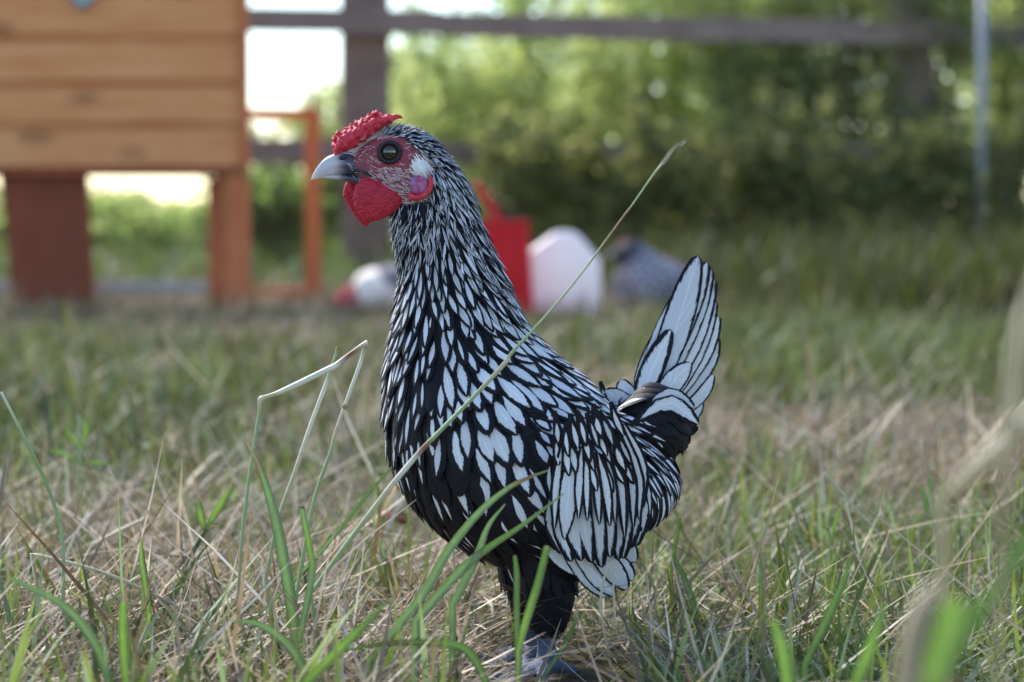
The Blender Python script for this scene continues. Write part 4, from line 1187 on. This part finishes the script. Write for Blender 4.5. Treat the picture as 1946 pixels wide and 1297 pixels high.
# ear lobes and ear tufts
t = NT('purple_lobe'); n1 = t.noise(t.pos(), 330, 4)
lobe_mat = t.bsdf(t.mix(t.step(n1, 0.35, 0.65), (0.34, 0.03, 0.08), (0.28, 0.13, 0.32)), 0.38, 0.5, bump=n1, bstr=0.6, bdist=0.0008)
tuft_mat = simple('white_tuft', (0.80, 0.80, 0.80), 0.7, 0.2, 500, 0.06, 0.5, 0.0006)
for sg in (1, -1):
    def E(x, y, dy=0.0):
        s_ = surf_y(x, y); Y = s_.y - dy
        v = hp(x, y, Y)
        return v if sg == 1 else Vector((v.x, 2 * YH - v.y, v.z))
    m = MB(); m.ball(E(797, 354, 0.001), (19 * PX, 9 * PX, 20 * PX), 20, 14, Matrix.Rotation(math.radians(-30), 3, 'Y'))
    lobe = m.build('ear_lobe', lobe_mat, hen)
    m = MB(); rp = [(776, 367), (783, 374), (795, 376), (808, 370), (817, 358), (819, 345), (815, 336)]
    m.tube(curve_pts([tuple(E(x, y, 0.0022)) for x, y in rp], 16), [2 * PX] + [5.2 * PX] * 14 + [3 * PX, 1.5 * PX], 8)
    m.build('lobe_rim', flesh_mat, lobe)
    m = MB()
    r4 = random.Random(9)
    for i in range(340):
        a_ = r4.uniform(0, 6.28); q_ = min(abs(r4.gauss(0, 0.6)), 1.5)
        x = 799 + 14 * q_ * math.cos(a_) + 1; y = 317 + 16 * q_ * math.sin(a_)
        p0 = E(x - 4, y - 4, 0.0004 + 0.003 * max(0, 1 - q_)); p1 = E(x + r4.uniform(3, 9), y + r4.uniform(6, 13), 0.0012 + 0.003 * max(0, 1 - q_))
        w_ = 0.9 * PX; up = Vector((0.6, 0, 0.8)) * w_
        m.add([p0 - up, p0 + up, p1], [(0, 1, 2)])
    m.ball(E(799, 318, -0.0034), (10 * PX, 9 * PX, 13 * PX), 16, 12)
    m.build('ear_tuft', tuft_mat, hen)

# sparse pale hairs on the face
m = MB(); r5 = random.Random(21)
hair_mat = simple('pale_face_hair', (0.62, 0.58, 0.60), 0.6, 0.3, 300, 0.2)
cnt = 0
while cnt < 620:
    x = r5.uniform(655, 826); y = r5.uniform(246, 390)
    if not inpoly(x, y, FACE): continue
    de = math.hypot(x - 741, y - 290)
    if de < 27: continue
    dens = 0.95 if (y > 318 and x > 700) else (0.8 if y < 268 else 0.22)
    if r5.random() > dens: continue
    cnt += 1
    an = math.radians((25 if y > 300 else -25) + r5.gauss(0, 16))
    if y < 262 and x < 740: an = math.radians(-48 + r5.gauss(0, 10))
    L = r5.uniform(6, 13) if y > 270 else r5.uniform(10, 22)
    p0 = surf_y(x, y); p1 = surf_y(x + L * math.cos(an), y + L * math.sin(an))
    if (p1 - p0).length > 0.012: continue
    n_ = Vector((0, -1, 0)) * 0.0009
    for sg in (1, -1):
        q0, q1 = p0 + Vector((0, -.0001, 0)), p1 + n_
        if sg == -1: q0 = Vector((q0.x, 2 * YH - q0.y, q0.z)); q1 = Vector((q1.x, 2 * YH - q1.y, q1.z))
        up = Vector((0.2, 0, 1)) * 0.5 * PX
        m.add([q0 - up, q0 + up, q1], [(0, 1, 2)])
m.build('face_hairs', hair_mat, hen)
# ------------------------------------------------------------------ the two hens in the background
def far_hen(name_lab, Yc_, secs, colf, head_c, head_r, comb_px, beak_px, legs, group='hens in the background', wattle=None):
    base = hp(legs[0][0], 398, Yc_); base.z = 0
    t_ = thing('hen', base, name_lab, 'hen')
    mb = MB(); loft_body(mb, secs, Yc_, 24, 5)
    k = MB()
    for v, in zip(mb.v):
        pass
    cols_ = []
    for v in mb.v:
        x, y = proj(Vector((v[0], Yc_, v[2]))); cols_.append(colf(x, y))
    mb.c = cols_
    mb.build('body', mott if 'mottled' in name_lab else plain_plume, t_)
    m_ = MB()
    for (x, y, r_) in comb_px: m_.ball(hp(x, y, Yc_), (r_ * Yc_ / F, r_ * .7 * Yc_ / F, r_ * Yc_ / F), 10, 8)
    m_.build('comb', flesh_mat, t_)
    m_ = MB(); s = Yc_ / F
    m_.tube([hp(x, y, Yc_) for x, y in beak_px], [6 * s, 4 * s, 0.8 * s], 8); m_.build('beak', beak_plain, t_)
    for (x, y, dY) in legs:
        m_ = MB(); a_ = hp(x, y, Yc_ + dY)
        m_.tube([a_, Vector((a_.x + .004, a_.y, 0.012)), Vector((a_.x, a_.y, 0.005))], [0.007, .005, .005], 8)
        for an in (180, 215, 145, 0):
            d = Vector((math.cos(math.radians(an)), math.sin(math.radians(an)), 0)); m_.tube([Vector((a_.x, a_.y, .006)), Vector((a_.x, a_.y, .004)) + d * .03], [.004, .002], 6)
        m_.build('leg', slate, t_)
    return t_
t = NT('mottled_plumage'); a = t.n("ShaderNodeAttribute", attribute_name='Col')
v = t.n("ShaderNodeTexVoronoi", {'Scale': 55.0}, feature='DISTANCE_TO_EDGE'); t.set(v.inputs['Vector'], t.pos((1.0, 1.0, 0.7)))
mott = t.bsdf(t.mix(t.step(v.outputs['Distance'], 0.10, 0.24), t.mix(1.0, a.outputs[0], (0.28, 0.28, 0.32), 'MULTIPLY'), a.outputs[0]), 0.7, 0.2, bump=v.outputs['Distance'], bstr=0.8, bdist=0.004)
plain_plume = vcol_mat('soft_plumage', 0.7, 0.2, nscale=60, namt=0.12)
beak_plain = simple('grey_beak', (0.30, 0.28, 0.30), 0.4)
slate = simple('slate_leg', (0.07, 0.09, 0.13), 0.5)
def mixc(a_, b_, f):
    f = max(0, min(1, f)); return tuple(x * (1 - f) + y * f for x, y in zip(a_, b_))
def right_col(x, y):
    c_ = mixc((0.07, 0.065, 0.08), (0.50, 0.46, 0.49), (x - 1195 + (y - 480) * .6) / 30.0)
    return mixc(c_, (0.20, 0.18, 0.22), (x - 1270) / 50.0) if y < 560 else c_
far_hen('grey mottled hen resting behind the white drinker', 5.75,
        [(1164, 482, 1166, 477, 8), (1170, 494, 1180, 462, 20), (1176, 508, 1204, 455, 28), (1166, 522, 1226, 466, 34), (1158, 548, 1252, 484, 52), (1168, 580, 1286, 500, 70), (1200, 598, 1316, 514, 72), (1250, 600, 1346, 530, 60), (1300, 590, 1370, 546, 40), (1345, 582, 1386, 558, 20), (1378, 574, 1392, 566, 6)],
        right_col, None, None, [(1174, 465, 3), (1181, 460, 3.5), (1188, 457, 3)], [(1170, 482), (1160, 484), (1151, 488)], [(1235, 590, -0.03), (1245, 590, 0.03)])
def left_col(x, y):
    if x < 682 + (y - 560) * .35: return (0.50, 0.06, 0.09)
    if x < 745 + (y - 540) * 1.0: return (0.90, 0.80, 0.72)
    return (0.14, 0.13, 0.16)
far_hen('white and grey hen pecking the ground with its red head lowered, behind the big hen', 5.9,
        [(634, 586, 636, 580, 6), (648, 590, 648, 566, 16), (668, 592, 664, 545, 24), (690, 592, 684, 520, 34), (722, 594, 716, 508, 50), (760, 596, 760, 500, 62), (800, 594, 806, 500, 64), (840, 586, 850, 512, 50), (870, 570, 884, 520, 26), (893, 545, 902, 530, 8)],
        left_col, None, None, [(648, 572, 15), (660, 562, 17), (672, 553, 13), (640, 578, 9)], [(640, 583), (632, 588), (625, 594)], [(770, 592, -0.03), (785, 592, 0.03)])

# ------------------------------------------------------------------ individual stalks and blades
stalk_mat = vcol_mat('grass_stalk', 0.5, 0.35, trans=0.12, nscale=300, namt=0.2, tgreen=(1.2, 1.3, .9))
G1, G2, G3, T1, T2, W1, BR = (0.31, 0.39, 0.20), (0.24, 0.33, 0.11), (0.36, 0.46, 0.13), (0.54, 0.47, 0.32), (0.38, 0.30, 0.19), (0.64, 0.62, 0.50), (0.26, 0.12, 0.06)
def dpos(x, y, d):
    return hp(x, y, d)
def stalk(label, pts, cat='grass stalk', group='tall grass stalks around the hen', name='grass_stalk', n=40, nodes=(), head=None):
    """pts: (x, y, depth, radius_px, colour) root first"""
    raw_ = [(p_[0], p_[1], p_[2], p_[3]) + p_[4] for p_ in pts]
    S = curve_pts(raw_, n)
    P = [dpos(s[0], s[1], s[2]) for s in S]
    if P[0].z > 0.003:
        f = P[0].copy(); f.z = 0.0; f.x += 0.01; P = [f] + P; S = [S[0]] + S
    R = [max(s[3] * 0.82, 0.4) * s[2] / F for s in S]
    m_ = MB(); m_.tube(P, R, 7, cols=[tuple(max(0, c_) for c_ in s[4:7]) for s in S])
    for (i_, k_) in nodes:
        c = P[int(i_ * (len(P) - 1))]; r_ = R[int(i_ * (len(P) - 1))] * k_
        m_.ball(c, (r_, r_, r_ * 1.3), 8, 6, col=(0.36, 0.24, 0.12))
    if head:
        i0 = int(head * (len(P) - 1))
        for k_ in range(i0, len(P) - 1):
            for sd in (-1, 1):
                T_ = (P[k_ + 1] - P[k_]).normalized(); sv = Vector((T_.z, 0, -T_.x)) * sd
                a_ = P[k_] + sv * R[k_]; b_ = a_ + T_ * 0.006 + sv * 0.0005
                w_ = sv * 0.0006
                m_.add([a_ - w_, a_ + w_ + T_ * .003, b_, a_ + T_ * .002 - w_ + Vector((0, .0008, 0))], [(0, 1, 2, 3)], (0.42, 0.36, 0.26))
    o = m_.build(name, stalk_mat); return tagit(o, label, cat, group)

def leafb(label, pts, n=24, fold=0.25, cat='grass blade', group='broad grass blades around the hen', name='long_grass', parent=None, mat=None):
    """pts: (x, y, depth, width_px, colour) root first; a folded tapering blade"""
    raw_ = [(p_[0], p_[1], p_[2], p_[3]) + p_[4] for p_ in pts]
    S = curve_pts(raw_, n); P = [dpos(s[0], s[1], s[2]) for s in S]
    if P[0].z > 0.003 and parent is None:
        f = P[0].copy(); f.z = 0.0; P = [f] + P; S = [S[0]] + S
    vs, cc = [], []
    for i, p_ in enumerate(P):
        T_ = (P[min(i + 1, len(P) - 1)] - P[max(i - 1, 0)]).normalized()
        sv = T_.cross(Vector((0, 1, 0))); sv.normalize()
        w_ = max(S[i][3] * 0.78, 0.3) * S[i][2] / F * 0.5
        nn_ = T_.cross(sv)
        for q_ in (-1, -.5, 0, .5, 1):
            vs.append(p_ + sv * w_ * q_ + nn_ * w_ * fold * 2 * abs(q_)); cc.append(tuple(max(0, c_ * (1.0 if q_ else 1.25)) for c_ in S[i][4:7]))
        vs.append(p_ + nn_ * w_ * -0.12); cc.append(cc[-1])
    k = 6; fs = []
    for i in range(len(P) - 1):
        for q_ in range(4): fs.append((i * k + q_, i * k + q_ + 1, (i + 1) * k + q_ + 1, (i + 1) * k + q_))
        fs.append((i * k + 4, i * k + 5, (i + 1) * k + 5, (i + 1) * k + 4)); fs.append((i * k + 5, i * k, (i + 1) * k, (i + 1) * k + 5))
    m_ = MB(); m_.add(vs, fs, cc)
    o = m_.build(name, mat or blade_mat, parent)
    return o if parent is not None else tagit(o, label, cat, group, kind='thing')
blade_mat = vcol_mat('broad_blade', 0.45, 0.4, trans=0.4, nscale=250, namt=0.2, tgreen=(1.35, 1.5, .9))

stalk('longest grass stalk, crossing the hen from lower left to upper right',
      [(590, 1130, 1.19, 5, G1), (655, 1040, 1.19, 6, G1), (735, 935, 1.19, 6.5, T1), (780, 880, 1.19, 6.5, W1), (805, 852, 1.19, 6.2, BR), (830, 826, 1.19, 5.4, G1), (900, 755, 1.19, 4.8, G1), (962, 688, 1.19, 5.5, T1), (972, 672, 1.19, 4.2, G1),
       (1040, 598, 1.19, 2.9, G1), (1105, 520, 1.19, 2.4, G1), (1185, 412, 1.19, 2.4, (.3, .15, .08)), (1200, 392, 1.19, 1.9, G1), (1240, 335, 1.19, 2.4, G1), (1258, 312, 1.19, 2.8, T1), (1275, 290, 1.19, 1.6, T1), (1291, 277, 1.19, .8, T1)], n=90, head=0.86)
stalk('dry straw stalk bent twice left of the hen, its top lying almost level',
      [(452, 1140, 1.22, 4, T2), (462, 1000, 1.22, 4, G1), (478, 880, 1.22, 4, G1), (492, 790, 1.22, 4, G1), (493.5, 766, 1.22, 4.5, T1), (496, 758, 1.22, 6, W1), (504, 755, 1.22, 5, T1), (520, 750, 1.22, 5, T1), (545, 740, 1.22, 6.5, W1), (625, 702, 1.22, 7.5, W1), (640, 694, 1.22, 7, W1), (665, 674, 1.22, 5.5, BR), (690, 656, 1.22, 5.5, T1), (699, 652, 1.22, 7.5, W1)], n=90)
stalk('upright stalk with a pale middle and dark tip, crossing behind the bent straw',
      [(505, 1100, 1.24, 4.5, G1), (530, 985, 1.24, 4.5, G1), (560, 900, 1.24, 5, T1), (590, 810, 1.24, 5, W1), (618, 735, 1.24, 5, W1), (626, 710, 1.24, 3.5, G1), (638, 675, 1.24, 3.5, G1), (642, 660, 1.24, 4, BR)], n=50)
stalk('upright green stalk rising to the tip of the bent straw',
      [(560, 1150, 1.235, 5, G1), (595, 960, 1.235, 4.6, G1), (628, 860, 1.235, 4, G1), (640, 815, 1.235, 4, T1), (665, 745, 1.235, 4.2, W1), (685, 690, 1.235, 4.5, W1), (693, 655, 1.235, 3, G2)], n=50, nodes=((0.62, 1.5),))
stalk('thin green stem slanting in at the far left with a pale tip',
      [(120, 1150, 1.25, 5, G1), (118, 1020, 1.25, 4.5, G1), (88, 920, 1.25, 4.5, G2), (40, 820, 1.25, 4, G1), (2, 745, 1.25, 3, W1)], n=40)
stalk('long dry straw lying from the left towards the feet of the hen',
      [(60, 1052, 1.30, 4, T1), (200, 1090, 1.29, 4.5, T1), (330, 1150, 1.28, 3.5, T2), (390, 1190, 1.28, 2, T2)], n=30, group='dry straws lying on the grass', name='straw_stalk', cat='straw')
stalk('dark thin straw lying level left of the hen', [(128, 1062, 1.45, 3, T2), (240, 1046, 1.46, 3.2, T1), (340, 1058, 1.47, 2.4, BR), (450, 1070, 1.48, 1.4, BR)], n=30, group='dry straws lying on the grass', name='straw_stalk', cat='straw')
stalk('short pale straw pointing up right in the middle left grass', [(170, 1040, 1.5, 4, T1), (230, 1008, 1.5, 4.5, T1), (280, 984, 1.5, 3.5, T1)], n=12, group='dry straws lying on the grass', name='straw_stalk', cat='straw')
stalk('thin broken straw standing under the hen wing', [(1140, 1150, 1.2, 3, T1), (1148, 1100, 1.2, 3, T1), (1164, 1070, 1.2, 2.5, T1), (1166, 1120, 1.2, 2.5, T1), (1170, 1200, 1.2, 3, T1)], n=40, name='straw_stalk', cat='straw', group='dry straws lying on the grass')
for i, (pts, lab) in enumerate((
    ([(1720, 1200, 1.5, 3), (1690, 1050, 1.5, 3), (1620, 960, 1.5, 3), (1566, 898, 1.5, 2.4)], 'thin dark-tipped straw leaning left in the right hand grass'),
    ([(1700, 1160, 1.35, 3.6), (1640, 1080, 1.35, 3.6), (1598, 1003, 1.35, 2.5)], 'stiff green-brown straw leaning left below the dark-tipped one'),
    ([(1546, 1200, 1.45, 3.6), (1520, 1120, 1.45, 3.6), (1482, 1057, 1.45, 3)], 'short thick straw leaning left near the middle right'),
    ([(1768, 1140, 1.6, 3), (1752, 1075, 1.6, 3.2), (1744, 1010, 1.6, 3)], 'cut grey straw standing left of the sprouting weed'),
    ([(1862, 1120, 1.6, 2.6), (1858, 1060, 1.6, 2.8), (1850, 1015, 1.6, 2)], 'cut pale straw standing right of the sprouting weed'))):
    stalk(lab, [p_ + (T1 if i != 1 else T2,) for p_ in pts], n=20, group='dry straws lying on the grass', name='straw_stalk', cat='straw')

blades = [
    ('broad blade with a withered tip standing left of the hen', [(566, 1230, 1.2, 30, G1), (548, 1110, 1.2, 30, G1), (525, 990, 1.2, 26, G1), (505, 920, 1.2, 18, G1), (490, 880, 1.2, 12, T2), (470, 842, 1.2, 3, T1)]),
    ('blunt cut blade between the stalks left of the hen', [(560, 1260, 1.17, 16, G1), (592, 1100, 1.17, 18, G1), (590, 1050, 1.17, 17, G3), (575, 970, 1.17, 15, G1), (573, 966, 1.17, 13, G1)]),
    ('curved blade arching across the breast of the hen with a reddish tip', [(700, 1260, 1.14, 20, G1), (800, 1135, 1.14, 24, G1), (850, 1050, 1.14, 22, G1), (905, 980, 1.14, 18, G1), (960, 932, 1.14, 13, G1), (1000, 910, 1.14, 9, (.3, .2, .1)), (1042, 894, 1.14, 3, G1)]),
    ('straight blade slanting up to the wing of the hen', [(790, 1180, 1.14, 22, G1), (880, 1080, 1.14, 22, G1), (930, 1040, 1.14, 18, G2), (990, 1000, 1.14, 12, G2), (1072, 938, 1.14, 3, G2)]),
    ('small forked blade tip over the belly of the hen', [(860, 1150, 1.14, 18, G1), (905, 1060, 1.14, 20, G1), (928, 1000, 1.14, 12, G1), (960, 958, 1.14, 3, G1)]),
    ('bright cut blade crossing the thigh of the hen', [(985, 1240, 1.1, 12, G3), (1000, 1180, 1.1, 20, G3), (1022, 1110, 1.1, 20, G2), (1038, 1046, 1.1, 17, G2), (1040, 1038, 1.1, 10, T1)]),
    ('upright green blade before the front of the thigh', [(985, 1260, 1.12, 16, G2), (982, 1160, 1.12, 16, G2), (982, 1090, 1.12, 14, G2), (978, 1056, 1.12, 9, G2)]),
    ('long blade rising behind the first stalk towards the breast', [(480, 1180, 1.26, 6, G1), (600, 1060, 1.26, 10, G1), (690, 950, 1.26, 8, G2), (745, 888, 1.26, 4, G2)]),
    ('yellow-green blade upright in the lower left grass', [(286, 1200, 1.25, 12, G3), (280, 1130, 1.25, 16, G3), (270, 1070, 1.25, 12, G3), (268, 1024, 1.25, 4, G3)]),
    ('bright blurred blade upright at the lower left', [(240, 1297, 1.02, 18, G3), (235, 1200, 1.02, 24, G3), (236, 1145, 1.02, 18, G3)]),
    ('long blue-green blade at the bottom left corner', [(210, 1297, 1.05, 22, G2), (180, 1220, 1.05, 24, G1), (120, 1150, 1.05, 20, G1), (20, 1100, 1.05, 10, G1)]),
    ('blade curving over the bottom edge left of the feet', [(930, 1310, 1.08, 18, G2), (900, 1250, 1.08, 22, G2), (860, 1225, 1.08, 20, G2), (740, 1222, 1.08, 14, (.2, .2, .08)), (640, 1240, 1.08, 4, G2)]),
    ('green blade pointing up right at the bottom below the breast', [(560, 1320, 1.04, 22, G2), (640, 1240, 1.04, 26, G3), (700, 1180, 1.04, 16, G2), (740, 1140, 1.04, 4, G2)]),
    ('pair blade leaning left at the bottom below the breast', [(600, 1330, 1.1, 24, G1), (560, 1240, 1.1, 26, G1), (500, 1190, 1.1, 18, G1), (440, 1180, 1.1, 4, G1)]),
    ('slim blue-green blade by the rump of the hen', [(1330, 1260, 1.3, 10, G2), (1325, 1180, 1.3, 14, G2), (1305, 1110, 1.3, 16, G2), (1282, 1058, 1.3, 6, G2)]),
    ('narrow upright sprout below the rump of the hen', [(1282, 1160, 1.35, 6, G2), (1276, 1090, 1.35, 7, G2), (1284, 1030, 1.35, 10, G2), (1292, 984, 1.35, 8, (.25, .33, .12))]),
    ('yellowing blade standing at the bottom right of the hen', [(1450, 1240, 1.2, 8, T2), (1446, 1170, 1.2, 12, (.36, .30, .06)), (1446, 1120, 1.2, 11, (.25, .33, .07)), (1444, 1066, 1.2, 5, G2)]),
    ('green blade leaning right at the bottom right', [(1530, 1260, 1.1, 16, G2), (1570, 1180, 1.1, 22, G2), (1600, 1110, 1.1, 16, G2), (1618, 1060, 1.1, 4, G2)]),
    ('blue-green blade with a bite in its edge left in the low grass', [(1030, 1290, 1.22, 10, G1), (1070, 1230, 1.22, 12, G2), (1090, 1190, 1.22, 10, G2), (1098, 1158, 1.22, 7, T1)]),
]
for lab, pts in blades: leafb(lab, pts)
# sprouting weeds: stem with leaves
def sprout(label, stem_pts, leaf_list, cat='weed', group='small sprouting weeds', col=G2):
    p0 = dpos(*stem_pts[0][:3]); base = Vector((p0.x, p0.y, 0))
    t_ = thing('sprouting_weed', base, label, cat, group)
    S = curve_pts([s[:4] for s in stem_pts], 16)
    P = [dpos(s[0], s[1], s[2]) for s in S]; R = [s[3] * s[2] / F for s in S]
    P = [base] + P; R = [R[0]] + R
    m_ = MB(); m_.tube(P, R, 7, cols=[stem_pts[0][4]] * len(P)); m_.build('stem', stalk_mat, t_)
    for l in leaf_list: leafb('', l, n=10, parent=t_, name='leaf')
    return t_
sprout('sprouting weed with two bright leaves left of the hen', [(350, 1110, 1.42, 4, (.09, .12, .045)), (362, 1060, 1.42, 5, (.09, .12, .045)), (378, 1030, 1.42, 5, (.09, .12, .045)), (392, 1006, 1.42, 4, G2)],
       [[(390, 1008, 1.42, 8, G2), (383, 985, 1.42, 20, G3), (378, 958, 1.42, 16, G2), (376, 952, 1.42, 10, G2)], [(392, 1006, 1.415, 8, G2), (412, 972, 1.415, 19, G3), (432, 938, 1.415, 10, G3), (444, 918, 1.415, 2, G2)], [(394, 1004, 1.43, 3, T1), (404, 1000, 1.43, 4, T1), (414, 999, 1.43, 2, T1)]])
sprout('leggy weed with dark green leaves in the right hand hay', [(1796, 1120, 1.6, 9, T2), (1786, 1040, 1.6, 9, T2), (1776, 980, 1.6, 6, T2), (1770, 930, 1.6, 5, T2), (1752, 836, 1.6, 3, T2)],
       [[(1772, 990, 1.6, 6, G2), (1760, 960, 1.6, 14, G2), (1748, 920, 1.6, 4, G2)], [(1778, 990, 1.59, 6, G2), (1790, 950, 1.59, 13, G2), (1797, 902, 1.59, 2, G2)], [(1775, 970, 1.58, 4, G2), (1768, 930, 1.58, 10, G2), (1764, 900, 1.58, 3, G2)],
        [(1778, 900, 1.6, 3, T2), (1782, 860, 1.6, 3, T2), (1784, 822, 1.6, 1.5, T2)], [(1786, 1020, 1.6, 4, G1), (1770, 1002, 1.6, 8, G1), (1756, 992, 1.6, 2, G1)]])
sprout('slender weed with one curved green leaf in the middle of the right hand grass', [(1586, 1110, 1.5, 3, G2), (1578, 1040, 1.5, 3.4, G2), (1574, 990, 1.5, 2, T2), (1580, 962, 1.5, 1.4, T2)],
       [[(1580, 1030, 1.5, 5, G2), (1588, 990, 1.5, 10, G3), (1604, 952, 1.5, 2, G2)], [(1578, 1020, 1.5, 3, G2), (1566, 995, 1.5, 5, G2), (1560, 976, 1.5, 1.5, G2)]])
sprout('small branching green weed in the left hand grass', [(150, 900, 1.8, 4, G1), (152, 850, 1.8, 4, G1), (150, 790, 1.8, 3, G1)],
       [[(150, 880, 1.8, 6, G2), (120, 862, 1.8, 12, G3), (92, 856, 1.8, 3, G2)], [(150, 860, 1.8, 6, G2), (140, 835, 1.8, 12, G3), (120, 812, 1.8, 3, G2)], [(152, 850, 1.79, 6, G2), (164, 822, 1.79, 14, G3), (160, 790, 1.79, 4, G2)], [(152, 880, 1.79, 6, G2), (186, 880, 1.79, 10, G3), (205, 884, 1.79, 3, G2)]])
# close, strongly blurred growth at the lower right
leafb('very close blurred bright green leaf at the lower right corner', [(1720, 1420, .56, 50, G3), (1770, 1280, .56, 80, G3), (1805, 1190, .56, 95, G3), (1815, 1140, .56, 60, G3)], group='blurred plants close to the camera')
leafb('very close blurred green blade slanting up to the right edge', [(1760, 1330, .60, 26, G2), (1850, 1180, .60, 40, G2), (1930, 1060, .60, 40, G2), (1990, 960, .60, 24, G2)], group='blurred plants close to the camera')
leafb('close blurred yellow-green blade at the bottom right', [(1500, 1340, .85, 24, G3), (1490, 1250, .85, 34, G3), (1470, 1180, .85, 18, G3)], group='blurred plants close to the camera')
leafb('close blurred green blade at the bottom right leaning right', [(1600, 1360, .8, 24, G2), (1650, 1240, .8, 32, G3), (1680, 1150, .8, 14, G2)], group='blurred plants close to the camera')
stalk('thick blurred brown stem at the bottom right beside the bright leaf', [(1720, 1360, .56, 30, T2), (1732, 1240, .56, 30, T2), (1752, 1160, .56, 26, T2), (1780, 1110, .56, 12, T2)], n=20, name='weed_stem', cat='stem', group='blurred plants close to the camera')
stalk('blurred pale straw entering from the right edge', [(1790, 950, .62, 12, T1), (1850, 895, .60, 22, T1), (1920, 835, .59, 24, T1), (2010, 760, .58, 24, T1)], n=20, name='straw_stalk', cat='straw', group='blurred plants close to the camera')
stalk('blurred upright straw curving at the right edge of the picture', [(1895, 1350, .58, 7, T2), (1905, 1000, .57, 10, T2), (1925, 780, .56, 20, T1), (1945, 640, .55, 26, T1), (1985, 500, .54, 18, T1)], n=40, name='straw_stalk', cat='straw', group='blurred plants close to the camera')

lp = ground(728, 1052)
lf = MB(); vs = []
for i in range(7):
    u_ = i / 6.0; w_ = 0.011 * math.sin(math.pi * min(max(u_, .03), .97)) * (1.15 if i % 2 else 0.85)
    c_ = Vector((lp.x - 0.018 + 0.036 * u_, lp.y + 0.006 * u_, 0.020 + 0.006 * math.sin(3 * u_)))
    vs += [c_ + Vector((0, -w_, 0.004)), c_ + Vector((0, 0, -0.001)), c_ + Vector((0.001, w_, 0.007))]
lf.add(vs, [(i * 3 + k, i * 3 + k + 1, i * 3 + k + 4, i * 3 + k + 3) for i in range(6) for k in range(2)])
tagit(lf.build('fallen_leaf', simple('russet_leaf', (0.24, 0.06, 0.03), 0.6, 0.3, 120, 0.35)), 'curled russet dead leaf on the hay left of the hen', 'leaf')
